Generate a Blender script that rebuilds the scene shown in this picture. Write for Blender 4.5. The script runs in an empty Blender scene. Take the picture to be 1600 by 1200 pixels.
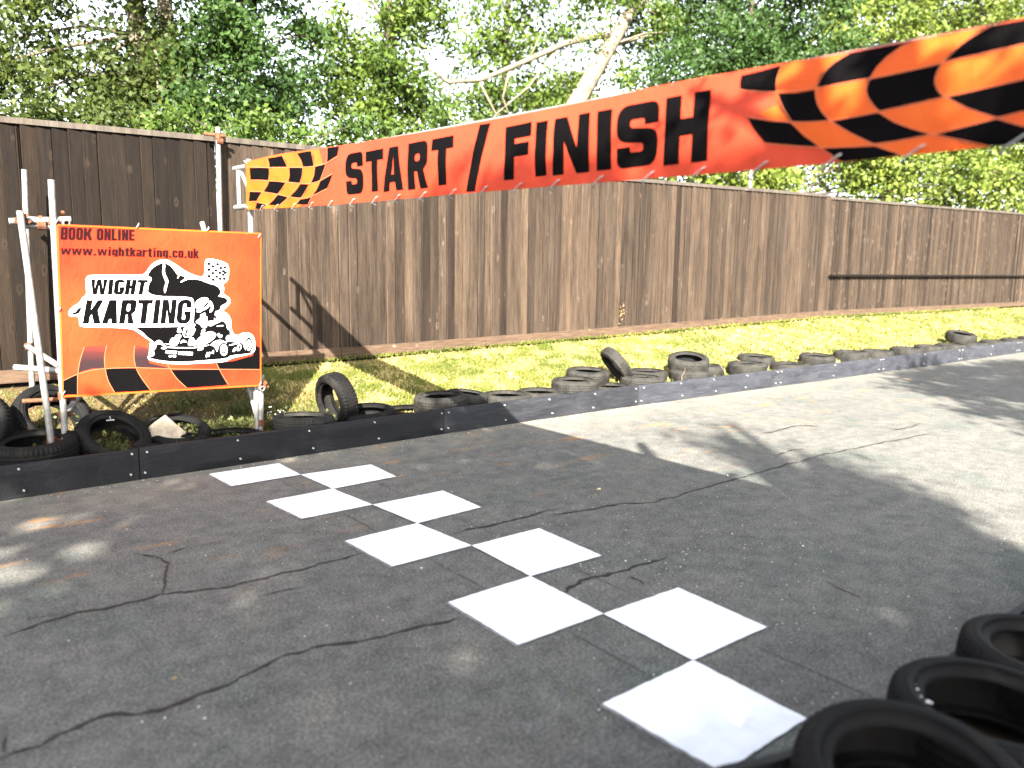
import bpy, bmesh, math, random
import numpy as np
from math import sin, cos, pi, radians
from mathutils import Vector, Matrix
from mathutils.geometry import tessellate_polygon

random.seed(7)
scene = bpy.context.scene
C = scene.collection

# ------------------------------------------------------------------ camera
cam_d = bpy.data.cameras.new('camera')
cam = bpy.data.objects.new('camera', cam_d)
C.objects.link(cam)
scene.camera = cam
YAW, PITCH, ROLL = radians(39.8), radians(8.6), radians(-0.8)
fw = Vector((sin(YAW) * cos(PITCH), cos(YAW) * cos(PITCH), -sin(PITCH)))
rt = Vector((cos(YAW), -sin(YAW), 0))
dn = fw.cross(rt)
rt2 = cos(ROLL) * rt + sin(ROLL) * dn
dn2 = -sin(ROLL) * rt + cos(ROLL) * dn
rot = Matrix((rt2, -dn2, -fw)).transposed()
cam.matrix_world = Matrix.Translation((-2.72, -6.4, 1.70)) @ rot.to_4x4()
cam_d.sensor_width = 36.0
cam_d.lens = 1245.0 / 1600.0 * 36.0
cam_d.clip_start = 0.05
cam_d.clip_end = 2000
cam_d.dof.use_dof = True
cam_d.dof.focus_distance = 7.2
cam_d.dof.aperture_fstop = 1.25

# ------------------------------------------------------------------ light
SUN_EL, SUN_AZ = radians(30.5), radians(220.0)      # azimuth from +Y towards +X
world = bpy.data.worlds.new('World')
scene.world = world
world.use_nodes = True
wn = world.node_tree
sky = wn.nodes.new('ShaderNodeTexSky')
sky.sky_type = 'NISHITA'
sky.sun_disc = False
sky.sun_elevation = SUN_EL
sky.sun_rotation = SUN_AZ
sky.dust_density = 2.5
sky.ozone_density = 1.0
bg = wn.nodes['Background']
bg.inputs['Strength'].default_value = 0.078
hs = wn.nodes.new('ShaderNodeHueSaturation')
hs.inputs['Saturation'].default_value = 0.38
wn.links.new(sky.outputs[0], hs.inputs['Color'])
wn.links.new(hs.outputs[0], bg.inputs[0])
sd = bpy.data.lights.new('sun', 'SUN')
sd.energy = 5.0
sd.angle = radians(0.5)
sd.color = (1.0, 0.93, 0.82)
sun = bpy.data.objects.new('sun', sd)
C.objects.link(sun)
sun.rotation_euler = (pi / 2 - SUN_EL, 0, pi - SUN_AZ)   # checked below
d = Vector((sin(SUN_AZ) * cos(SUN_EL), cos(SUN_AZ) * cos(SUN_EL), sin(SUN_EL)))
sun.rotation_mode = 'QUATERNION'
sun.rotation_quaternion = d.to_track_quat('Z', 'Y')
sun.location = d * 30
scene.view_settings.view_transform = 'Standard'
scene.view_settings.look = 'None'
scene.view_settings.gamma = 1.0
scene.view_settings.exposure = 3.3
scene.view_settings.use_curve_mapping = False
scene.cycles.max_bounces = 5
scene.cycles.transparent_max_bounces = 4

# ------------------------------------------------------------------ helpers
def tag(o, label=None, cat=None, group=None, kind=None):
    if label: o['label'] = label
    if cat: o['category'] = cat
    if group: o['group'] = group
    if kind: o['kind'] = kind
    return o

def empty(name, loc=(0, 0, 0), label=None, cat=None, group=None):
    o = bpy.data.objects.new(name, None)
    C.objects.link(o)
    o.location = loc
    o.empty_display_size = 0.1
    return tag(o, label, cat, group)

def link(name, me, mat, parent=None, smooth=False):
    if mat is not None:
        for m in (mat if isinstance(mat, (list, tuple)) else [mat]):
            me.materials.append(m)
    if smooth:
        me.polygons.foreach_set('use_smooth', [True] * len(me.polygons))
    o = bpy.data.objects.new(name, me)
    C.objects.link(o)
    if parent is not None:
        o.parent = parent
        # geometry is written in world metres: undo the parent's own offset
        l = parent.location.copy()
        p = parent.parent
        while p is not None:
            l += p.location
            p = p.parent
        o.location = -l if parent.type == 'EMPTY' else (0, 0, 0)
    return o

class MB:
    def __init__(s):
        s.v = []; s.f = []; s.t = []
    def add(s, vs, fs, tone=0.5):
        n = len(s.v)
        s.v += [tuple(p) for p in vs]
        s.f += [tuple(i + n for i in f) for f in fs]
        s.t += [tone] * len(fs)
    def box(s, x0, x1, y0, y1, z0, z1, tone=0.5):
        s.add([(x0, y0, z0), (x1, y0, z0), (x1, y1, z0), (x0, y1, z0), (x0, y0, z1), (x1, y0, z1), (x1, y1, z1), (x0, y1, z1)],
              [(3, 2, 1, 0), (4, 5, 6, 7), (0, 1, 5, 4), (1, 2, 6, 5), (2, 3, 7, 6), (3, 0, 4, 7)], tone)
    def obox(s, c, ax, ay, az, hx, hy, hz, tone=0.5):
        c = Vector(c); vs = []
        for k in (-1, 1):
            for a, b in ((-1, -1), (1, -1), (1, 1), (-1, 1)):
                vs.append(c + ax * a * hx + ay * b * hy + az * k * hz)
        s.add(vs, [(3, 2, 1, 0), (4, 5, 6, 7), (0, 1, 5, 4), (1, 2, 6, 5), (2, 3, 7, 6), (3, 0, 4, 7)], tone)
    def tube(s, pts, r, n=10, cap=True, tone=0.5, hollow=False):
        pts = [Vector(p) for p in pts]
        rs = r if isinstance(r, (list, tuple)) else [r] * len(pts)
        base = len(s.v); ref = None
        for i, p in enumerate(pts):
            t = (pts[min(i + 1, len(pts) - 1)] - pts[max(i - 1, 0)]).normalized()
            if ref is None:
                ref = t.orthogonal().normalized()
            u = (ref - t * ref.dot(t)).normalized(); w = t.cross(u); ref = u
            for k in range(n):
                a = 2 * pi * k / n
                s.v.append(tuple(p + (u * cos(a) + w * sin(a)) * rs[i]))
        for i in range(len(pts) - 1):
            for k in range(n):
                a = base + i * n + k; b = base + i * n + (k + 1) % n
                s.f.append((a, b, b + n, a + n)); s.t.append(tone)
        if cap:
            s.f.append(tuple(base + k for k in reversed(range(n)))); s.t.append(tone)
            e = base + (len(pts) - 1) * n
            s.f.append(tuple(e + k for k in range(n))); s.t.append(tone)
    def pipe(s, a, b, r, wall=0.006, n=14):
        # open-ended pipe with wall thickness
        a = Vector(a); b = Vector(b); t = (b - a).normalized(); u = t.orthogonal().normalized(); w = t.cross(u)
        base = len(s.v)
        for p, rr in ((a, r), (b, r), (b, r - wall), (a, r - wall)):
            for k in range(n):
                q = 2 * pi * k / n
                s.v.append(tuple(p + (u * cos(q) + w * sin(q)) * rr))
        for i in range(4):
            j = (i + 1) % 4
            for k in range(n):
                s.f.append((base + i * n + k, base + i * n + (k + 1) % n, base + j * n + (k + 1) % n, base + j * n + k)); s.t.append(.5)
    def build(s, name, mat, parent=None, smooth=False, tones=False):
        me = bpy.data.meshes.new(name)
        me.from_pydata(s.v, [], s.f)
        if tones:
            at = me.attributes.new('tone', 'FLOAT', 'FACE')
            at.data.foreach_set('value', s.t)
        me.update()
        return link(name, me, mat, parent, smooth)

def autosmooth(o, ang=40):
    me = o.data
    bm = bmesh.new(); bm.from_mesh(me)
    for f in bm.faces: f.smooth = True
    for e in bm.edges:
        if len(e.link_faces) == 2 and e.calc_face_angle(0) > radians(ang): e.smooth = False
    bm.to_mesh(me); bm.free()

def interp(x, xs, ys):
    return float(np.interp(x, xs, ys))

# ------------------------------------------------------------------ materials
class NT:
    def __init__(s, name):
        s.m = bpy.data.materials.new(name); s.m.use_nodes = True
        s.t = s.m.node_tree; s.b = s.t.nodes['Principled BSDF']; s.out = s.t.nodes['Material Output']
        s.co = None
    def n(s, typ, **kw):
        nd = s.t.nodes.new(typ)
        for k, v in kw.items(): setattr(nd, k, v)
        return nd
    def l(s, a, b): s.t.links.new(a, b)
    def coord(s, scale=(1, 1, 1)):
        g = s.n('ShaderNodeNewGeometry')
        mp = s.n('ShaderNodeMapping'); mp.inputs['Scale'].default_value = scale
        s.l(g.outputs['Position'], mp.inputs['Vector']); return mp.outputs[0]
    def noise(s, vec, scale, detail=4, rough=.55, out='Fac', dist=0):
        nd = s.n('ShaderNodeTexNoise'); nd.inputs['Scale'].default_value = scale
        nd.inputs['Detail'].default_value = detail; nd.inputs['Roughness'].default_value = rough
        nd.inputs['Distortion'].default_value = dist
        s.l(vec, nd.inputs['Vector']); return nd.outputs[out]
    def ramp(s, fac, stops):
        r = s.n('ShaderNodeValToRGB'); el = r.color_ramp.elements
        while len(el) < len(stops): el.new(0.5)
        for e, (p, c) in zip(el, stops):
            e.position = p; e.color = (c if len(c) == 4 else (*c, 1)) if isinstance(c, tuple) else (c, c, c, 1)
        s.l(fac, r.inputs[0]); return r.outputs[0]
    def mix(s, fac, a, b, mode='MIX'):
        m = s.n('ShaderNodeMix', data_type='RGBA', blend_type=mode)
        for i, v in ((0, fac), (6, a), (7, b)):
            if hasattr(v, 'is_linked') or hasattr(v, 'links'): s.l(v, m.inputs[i])
            elif i == 0: m.inputs[0].default_value = v
            else: m.inputs[i].default_value = (*v, 1) if len(v) == 3 else v
        return m.outputs[2]
    def math(s, op, a, b=None):
        m = s.n('ShaderNodeMath', operation=op)
        for i, v in ((0, a), (1, b)):
            if v is None: continue
            if isinstance(v, (int, float)): m.inputs[i].default_value = v
            else: s.l(v, m.inputs[i])
        return m.outputs[0]
    def color(s, c):
        if isinstance(c, tuple): s.b.inputs['Base Color'].default_value = (*c, 1)
        else: s.l(c, s.b.inputs['Base Color'])
    def rough(s, r):
        if isinstance(r, (int, float)): s.b.inputs['Roughness'].default_value = r
        else: s.l(r, s.b.inputs['Roughness'])
    def bump(s, h, strength=.3, dist=.01):
        b = s.n('ShaderNodeBump'); b.inputs['Strength'].default_value = strength; b.inputs['Distance'].default_value = dist
        s.l(h, b.inputs['Height']); s.l(b.outputs[0], s.b.inputs['Normal'])
    def spec(s, v): s.b.inputs['Specular IOR Level'].default_value = v

def plain(name, col, rough=.6, spec=.4, metal=0, nscale=None, namp=.25, bump=0):
    t = NT(name)
    if nscale:
        f = t.noise(t.coord(), nscale)
        lo = tuple(c * (1 - namp) for c in col); hi = tuple(min(1, c * (1 + namp)) for c in col)
        t.color(t.ramp(f, [(.3, lo), (.7, hi)]))
        if bump: t.bump(f, bump, .004)
    else: t.color(col)
    t.rough(rough); t.spec(spec); t.b.inputs['Metallic'].default_value = metal
    return t.m

def mat_asphalt():
    t = NT('asphalt'); v = t.coord()
    big = t.noise(v, .55, 5, .6)
    mid = t.noise(v, 3.2, 5, .6)
    fine = t.noise(v, 170, 3, .7)
    stretch = t.noise(t.coord((.35, 2.2, 1)), 2.0, 4, .6)
    c = t.ramp(big, [(.3, (.066, .066, .062)), (.7, (.100, .098, .090))])
    c = t.mix(.35, c, t.ramp(mid, [(.3, (.052, .055, .052)), (.72, (.105, .100, .090))]))
    c = t.mix(.25, c, t.ramp(stretch, [(.35, (.055, .055, .052)), (.7, (.11, .105, .09))]))
    g = t.ramp(t.noise(v, 1.3, 3), [(.52, 0.0), (.68, .45)])
    c = t.mix(g, c, (.044, .060, .053))
    blot = t.ramp(t.noise(v, 7.5, 5, .7), [(.36, .25), (.5, .5), (.66, .74)])
    c = t.mix(.5, c, blot, 'OVERLAY')
    g2 = t.ramp(t.noise(v, 75, 2, .6), [(.36, .12), (.5, .5), (.64, .88)])
    c = t.mix(.55, c, g2, 'OVERLAY')
    # aggregate
    vo = t.n('ShaderNodeTexVoronoi'); vo.inputs['Scale'].default_value = 210; t.l(v, vo.inputs['Vector'])
    c = t.mix(.55, c, t.ramp(fine, [(.32, .18), (.5, .5), (.7, .88)]), 'OVERLAY')
    sp = t.ramp(vo.outputs['Color'], [(.80, 0.0), (.95, .75)])
    c = t.mix(sp, c, (.24, .23, .21))
    # pale scuffed speckles in patches
    v2 = t.n('ShaderNodeTexVoronoi'); v2.inputs['Scale'].default_value = 34; t.l(v, v2.inputs['Vector'])
    dots = t.ramp(v2.outputs['Distance'], [(.10, 1.0), (.20, 0.0)])
    patch = t.ramp(t.noise(v, .9, 4), [(.45, 0.0), (.60, .85)])
    sel = t.ramp(t.noise(v, 21, 1), [(.52, 0.0), (.6, 1.0)])
    c = t.mix(t.math('MULTIPLY', t.math('MULTIPLY', dots, patch), sel), c, (.26, .25, .22))
    # rust-coloured stains
    rust = t.ramp(t.noise(t.coord((.55, 1.6, 1)), 2.6, 5, .7), [(.58, 0.0), (.68, .85)])
    sx = t.n('ShaderNodeSeparateXYZ'); t.l(t.coord(), sx.inputs[0])
    c = t.mix(t.math('MULTIPLY', rust, t.ramp(t.math('ADD', t.math('MULTIPLY', sx.outputs[1], .3), .9), [(.1, 0.0), (.6, 1.0)])), c, (.24, .125, .045))
    # dust along the barrier foot
    c = t.mix(t.math('MULTIPLY', t.ramp(t.math('ADD', sx.outputs[1], .75), [(.0, 0.0), (.85, .8)]), t.ramp(mid, [(.35, .1), (.6, 1.0)])), c, (.16, .145, .115))
    t.color(c); t.rough(.92); t.spec(.25)
    t.bump(t.mix(.5, fine, vo.outputs['Distance']), .9, .005)
    return t.m

def mat_paint():
    t = NT('white_road_paint'); v = t.coord()
    f = t.noise(v, 150, 3, .6); m = t.noise(v, 7, 4)
    c = t.ramp(m, [(.35, (.54, .56, .59)), (.6, (.62, .635, .655))])
    w = t.ramp(t.noise(v, 55, 5, .75), [(.62, 0.0), (.72, .45)])
    sc = t.ramp(t.noise(t.coord((.4, 3, 1)), 3.0, 4, .7), [(.58, 0.0), (.75, .16)])
    c = t.mix(sc, c, (.42, .42, .41))
    t.color(t.mix(w, c, (.45, .45, .46))); t.rough(.55); t.bump(f, .35, .003)
    return t.m

def mat_wood(name, dark, light, grey):
    t = NT(name)
    v = t.coord((1, 1, .055)); v2 = t.coord((1, 1, .35))
    at = t.n('ShaderNodeAttribute'); at.attribute_name = 'tone'
    off = t.n('ShaderNodeVectorMath', operation='MULTIPLY_ADD')
    t.l(at.outputs['Vector'], off.inputs[0]); off.inputs[1].default_value = (37, 11, 53); t.l(v, off.inputs[2])
    v = off.outputs[0]
    grain = t.noise(v, 95, 6, .72, dist=.9)
    broad = t.noise(v, 14, 4, .6, dist=1.0)
    c = t.ramp(grain, [(.36, dark), (.50, light), (.66, grey)])
    c = t.mix(.5, c, t.ramp(broad, [(.3, dark), (.7, grey)]))
    tone = t.ramp(at.outputs['Fac'], [(0.0, (.45, .42, .40)), (.5, (.95, .93, .90)), (1.0, (1.65, 1.55, 1.42))])
    c = t.mix(1.0, c, tone, 'MULTIPLY')
    # knots
    vo = t.n('ShaderNodeTexVoronoi'); vo.inputs['Scale'].default_value = 6.5
    dn_ = t.n('ShaderNodeTexNoise'); dn_.inputs['Scale'].default_value = 22; t.l(t.coord(), dn_.inputs['Vector'])
    dv = t.n('ShaderNodeVectorMath', operation='MULTIPLY_ADD'); t.l(dn_.outputs['Color'], dv.inputs[0]); dv.inputs[1].default_value = (.05, .05, .05); t.l(t.coord((1.5, 1, .75)), dv.inputs[2])
    t.l(dv.outputs[0], vo.inputs['Vector'])
    gate = t.ramp(vo.outputs['Color'], [(.56, 0.0), (.58, 1.0)])
    k = t.math('MULTIPLY', t.ramp(vo.outputs['Distance'], [(.0, 1.0), (.10, .9), (.15, 0.0)]), gate)
    c = t.mix(k, c, (.008, .005, .003))
    ring = t.math('MULTIPLY', t.ramp(vo.outputs['Distance'], [(.12, 0.0), (.17, .65), (.30, 0.0)]), gate)
    c = t.mix(ring, c, tuple(min(1, x * 1.7) for x in grey))
    # weather stains running down, green at the foot
    st = t.ramp(t.noise(t.coord((1, 1, .16)), 5, 4), [(.5, 0.0), (.75, .5)])
    c = t.mix(st, c, tuple(x * .5 for x in dark))
    t.color(c); t.rough(.9); t.spec(.15); t.bump(grain, .5, .004)
    return t.m

def mat_leaf(name, c0, c1, c2, trans=.28):
    t = NT(name)
    g = t.n('ShaderNodeNewGeometry')
    pos = t.noise(t.coord(), .9, 2)
    c = t.ramp(g.outputs['Random Per Island'], [(.0, c0), (.5, c1), (1.0, c2)])
    c = t.mix(.5, c, t.ramp(pos, [(.35, c0), (.65, c2)]))
    t.color(c); t.rough(.55); t.spec(.2)
    tr = t.n('ShaderNodeBsdfTranslucent'); ms = t.n('ShaderNodeMixShader'); ms.inputs[0].default_value = trans
    tc = t.mix(.35, c, (.10, .16, .02))
    t.l(tc, tr.inputs[0]); t.l(t.b.outputs[0], ms.inputs[1]); t.l(tr.outputs[0], ms.inputs[2]); t.l(ms.outputs[0], t.out.inputs[0])
    return t.m

def mat_soil():
    t = NT('bank_soil'); v = t.coord()
    a = t.noise(v, 2.2, 5, .6); b = t.noise(v, 28, 5, .7)
    c = t.ramp(a, [(.35, (.055, .065, .016)), (.5, (.11, .090, .030)), (.68, (.19, .145, .068))])
    c = t.mix(.55, c, t.ramp(b, [(.3, (.035, .045, .015)), (.6, (.16, .14, .05)), (.8, (.26, .21, .10))]))
    sx = t.n('ShaderNodeSeparateXYZ'); t.l(t.coord(), sx.inputs[0])
    bare = t.math('MULTIPLY', t.ramp(t.math('MULTIPLY', t.math('SUBTRACT', sx.outputs[0], .75), -.8), [(.0, 0.0), (.3, .97)]), t.ramp(a, [(.3, .4), (.55, 1.0)]))
    c = t.mix(bare, c, t.ramp(b, [(.3, (.030, .019, .010)), (.7, (.11, .075, .042))]))
    t.color(c); t.rough(1.0); t.spec(.1); t.bump(b, .9, .03)
    return t.m

def mat_rubber(name, base, dust):
    t = NT(name); v = t.coord()
    f = t.noise(v, 9, 5, .65); g = t.noise(v, 60, 3, .7)
    c = t.ramp(f, [(.35, base), (.75, dust)])
    sm_ = t.ramp(t.noise(v, 4.5, 4, .7), [(.55, 0.0), (.7, .5)])
    c = t.mix(sm_, c, (.020, .017, .013))
    c = t.mix(t.ramp(g, [(.66, 0.0), (.78, .5)]), c, tuple(min(1, x * 2.2) for x in dust))
    t.color(c); t.rough(t.ramp(f, [(.3, .6), (.7, .9)])); t.spec(.12); t.bump(g, .25, .003)
    return t.m

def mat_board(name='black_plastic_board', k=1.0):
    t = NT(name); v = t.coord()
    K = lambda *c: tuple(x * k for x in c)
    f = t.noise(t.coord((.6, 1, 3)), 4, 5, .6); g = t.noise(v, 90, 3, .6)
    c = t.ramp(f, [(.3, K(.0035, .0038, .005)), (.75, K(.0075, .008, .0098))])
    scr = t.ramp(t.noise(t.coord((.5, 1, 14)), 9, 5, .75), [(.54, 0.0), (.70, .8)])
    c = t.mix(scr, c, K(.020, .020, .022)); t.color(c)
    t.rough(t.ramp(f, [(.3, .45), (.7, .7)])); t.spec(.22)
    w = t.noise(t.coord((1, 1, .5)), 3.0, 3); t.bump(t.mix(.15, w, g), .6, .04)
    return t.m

def mat_cloth(name, c0, c1, scale=1.6, rough=.5, spec=.15):
    t = NT(name); v = t.coord()
    f = t.noise(v, scale, 3, .5)
    t.color(t.ramp(f, [(.35, c0), (.65, c1)])); t.rough(rough); t.spec(spec)
    cr = t.noise(t.coord((1, 1.0, .6)), 11, 4, .6, dist=1.2); t.bump(cr, .45, .012)
    return t.m

def mat_fade():
    t = NT('faded_black_print'); sx = t.n('ShaderNodeSeparateXYZ'); t.l(t.coord(), sx.inputs[0])
    h = t.math('MULTIPLY', t.math('SUBTRACT', sx.outputs[2], .86), 4.2)
    nz = t.math('ADD', h, t.math('MULTIPLY', t.noise(t.coord(), 5, 3), .25))
    t.color(t.ramp(nz, [(.25, (.014, .005, .006)), (.60, (.050, .009, .007)), (1.0, (.33, .020, .006))])); t.rough(.5); t.spec(.25)
    return t.m

def mat_galv():
    t = NT('galvanised_steel'); v = t.coord()
    f = t.noise(v, 22, 4); t.color(t.ramp(f, [(.3, (.11, .11, .105)), (.7, (.20, .195, .185))]))
    r = t.ramp(t.noise(v, 6, 5, .7), [(.64, 0.0), (.75, .6)])
    t.color(t.mix(r, t.ramp(f, [(.3, (.11, .11, .105)), (.7, (.20, .195, .185))]), (.16, .08, .04)))
    t.rough(.5); t.spec(.5); t.b.inputs['Metallic'].default_value = .25
    return t.m

M = {}
M['asphalt'] = mat_asphalt()
M['paint'] = mat_paint()
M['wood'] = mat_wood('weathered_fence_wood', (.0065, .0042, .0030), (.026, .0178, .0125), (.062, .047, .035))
M['wood_dark'] = mat_wood('dark_fence_wood', (.0022, .0013, .0009), (.0056, .0036, .0025), (.0135, .0095, .0066))  # darker overall than the other fence wood
M['soil'] = mat_soil()
M['rubber'] = mat_rubber('worn_tyre_rubber', (.0024, .0024, .0028), (.0062, .006, .0056))
M['rubber_grey'] = mat_rubber('dusty_tyre_rubber', (.010, .010, .0095), (.034, .032, .028))
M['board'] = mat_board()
M['board_half_sun_tone'] = mat_board('half_sunlit_tone_plastic_board', 2.2)  # same plastic lightened: partial sun painted into the board colour
M['board_sun_tone'] = mat_board('sunlit_tone_plastic_board', 3.8)  # lightened further: full sunlight painted into the board colour
M['orange'] = mat_cloth('orange_print', (.33, .014, .004), (.38, .030, .007))
M['orange_b'] = mat_cloth('orange_banner_print', (.30, .027, .011), (.34, .036, .015), 1.0)
M['bright'] = mat_cloth('bright_orange_print', (.38, .048, .006), (.42, .072, .008))
M['edge'] = plain('pale_orange_edge', (.42, .10, .045), .5, .25)
M['ink'] = mat_cloth('black_print', (.0012, .0010, .0012), (.0020, .0017, .002), 3, .85, .03)
M['navy'] = plain('red_black_print', (.009, .001, .0014), .7, .08)
M['white'] = plain('white_print', (.62, .62, .62), .5, .25)
M['fade'] = mat_fade()
M['galv'] = mat_galv()
M['rusty'] = plain('rusty_steel', (.085, .032, .014), .8, .3, .2, 30, .5, .5)
M['crack'] = plain('bitumen_crack', (.009, .0085, .008), .7, .3, 0, 40, .4)
M['oldpaint'] = plain('old_grey_paint', (.15, .15, .15), .9, .2, 0, 40, .4)
M['bolt'] = plain('zinc_bolt', (.35, .35, .34), .4, .5, .3)
M['tie'] = plain('white_nylon', (.20, .20, .195), .45, .5)
M['stone'] = plain('concrete', (.30, .25, .19), .9, .2, 0, 18, .3, .5)
M['bark'] = plain('pale_bark', (.105, .088, .062), .9, .2, 0, 6, .35, .6)
M['bark_dark'] = plain('dark_bark', (.045, .034, .025), .9, .2, 0, 8, .35, .6)
M['leaf_dark'] = mat_leaf('dark_green_leaf', (.007, .018, .004), (.016, .040, .008), (.036, .070, .014))
M['leaf_mid'] = mat_leaf('mid_green_leaf', (.014, .032, .005), (.036, .070, .009), (.085, .120, .018))
M['leaf_olive'] = mat_leaf('olive_leaf', (.010, .018, .004), (.022, .036, .006), (.048, .064, .012))
M['leaf_yellow'] = mat_leaf('yellow_green_leaf', (.030, .052, .008), (.070, .105, .014), (.14, .17, .030))
M['grass'] = mat_leaf('bank_grass', (.034, .062, .008), (.088, .108, .015), (.17, .165, .036), .25)
M['straw'] = mat_leaf('dry_grass', (.24, .18, .06), (.38, .30, .11), (.50, .41, .17), .2)
M['litter'] = mat_leaf('dead_leaf', (.14, .085, .035), (.22, .13, .05), (.32, .24, .12), .1)
M['pebble'] = plain('pale_grit', (.42, .40, .36), .9, .2, 0, 20, .3)
M['palegroove'] = plain('groove_under_paint', (.45, .45, .46), .9, .2)
M['mould'] = plain('dark_soil', (.016, .012, .008), 1, .1, 0, 12, .5, .8)
M['backing'] = plain('fence_backing_shadow_wood', (.006, .004, .003), 1, .05)
M['weed'] = mat_leaf('dark_weed', (.016, .030, .006), (.034, .052, .012), (.080, .080, .028), .2)
M['drab'] = mat_leaf('brown_dead_weed', (.035, .024, .010), (.070, .050, .020), (.13, .10, .040), .2)

# ------------------------------------------------------------------ measured outlines, in metres
SIGN_QUAD = [(-1.4694,1.9449),(0.111,1.9334),(0.0647,0.5854),(-1.5134,0.6339)]
HALO = [(-0.3866,1.6893),(-0.3611,1.7066),(-0.2874,1.6997),(-0.195,1.6688),(-0.1828,1.6229),(-0.192,1.5364),(-0.2142,1.5075),(-0.2417,1.4904),(-0.2317,1.4499),(-0.245,1.4096),(-0.2015,1.3858),(-0.177,1.3504),(-0.1988,1.3077),(-0.2434,1.2762),(-0.2476,1.2588),(-0.2073,1.2402),(-0.1801,1.1807),(-0.1862,1.1162),(-0.167,1.06),(-0.1317,1.0465),(-0.0948,1.0674),(-0.0339,1.073),(0.0138,1.0361),(0.0258,0.9571),(0.0145,0.8827),(-0.1024,0.8647),(-0.199,0.8506),(-0.2357,0.8233),(-0.3989,0.8227),(-0.5904,0.8278),(-0.7319,0.84),(-0.8557,0.8743),(-0.8828,0.8984),(-0.8677,0.9275),(-0.8595,1.005),(-0.8475,1.0354),(-0.8799,1.0559),(-0.9294,1.099),(-0.9932,1.1488),(-1.3449,1.1662),(-1.3626,1.1847),(-1.3591,1.2422),(-1.3772,1.2532),(-1.4194,1.2493),(-1.436,1.2799),(-1.4075,1.3216),(-1.3524,1.3536),(-1.3231,1.4031),(-1.2949,1.4152),(-1.3018,1.5224),(-1.2864,1.5587),(-1.2592,1.5691),(-0.9046,1.5697),(-0.8632,1.5774),(-0.8181,1.6513),(-0.7536,1.69),(-0.69,1.6963),(-0.6173,1.6532),(-0.5492,1.6005),(-0.466,1.5615),(-0.3926,1.5503)]
ISLAND = [(-0.855,1.5373),(-0.8291,1.5992),(-0.7821,1.6429),(-0.7317,1.6652),(-0.6812,1.6592),(-0.6355,1.6089),(-0.6158,1.5702),(-0.5994,1.5736),(-0.5461,1.548),(-0.5539,1.5224),(-0.5247,1.5357),(-0.4362,1.5311),(-0.3699,1.5002),(-0.2998,1.4827),(-0.2655,1.4479),(-0.2649,1.4064),(-0.2923,1.3872),(-0.2542,1.3843),(-0.2139,1.3709),(-0.2069,1.3393),(-0.2369,1.3202),(-0.2665,1.3092),(-0.2764,1.2677),(-0.3286,1.261),(-0.3348,0.9766),(-0.8171,1.0138),(-0.8389,1.0395),(-0.879,1.0725),(-0.9062,1.109),(-0.9478,1.1393),(-0.9823,1.1626),(-0.9351,1.1848),(-0.8726,1.3961)]
RIVER = [(-0.7212,1.6653),(-0.705,1.6502),(-0.7134,1.6085),(-0.7089,1.5701),(-0.6857,1.5227),(-0.6982,1.4853),(-0.714,1.4235),(-0.7246,1.4237),(-0.7247,1.4656),(-0.7066,1.5096),(-0.7264,1.5591),(-0.7319,1.5974),(-0.725,1.6303)]
CREEK = [(-0.5461,1.548),(-0.5527,1.5246),(-0.5807,1.509),(-0.5938,1.5091),(-0.589,1.518),(-0.5667,1.5291),(-0.5549,1.5469)]
CREEK2 = [(-0.6037,1.5736),(-0.5953,1.5692),(-0.6096,1.5403),(-0.6182,1.5425)]
TIP = [(-1.4112,1.2771),(-1.3818,1.2846),(-1.3642,1.3133),(-1.3381,1.3252),(-1.3436,1.2961),(-1.362,1.2715),(-1.3952,1.2642)]
TEXTHALO = [(-1.2739,1.5618),(-0.8537,1.5622),(-0.8181,1.5503),(-0.8184,1.5231),(-0.8403,1.5014),(-0.8591,1.3981),(-0.5203,1.3907),(-0.4862,1.3596),(-0.5017,1.1633),(-0.5225,1.1469),(-0.5705,1.1397),(-1.3449,1.1662),(-1.3605,1.1878),(-1.3243,1.3979),(-1.2988,1.4131),(-1.2898,1.5016),(-1.2933,1.5379)]
FLAGPOLE = [(-0.3625,1.6727),(-0.3569,1.6727),(-0.363,1.5025),(-0.3698,1.5025)]
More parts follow.
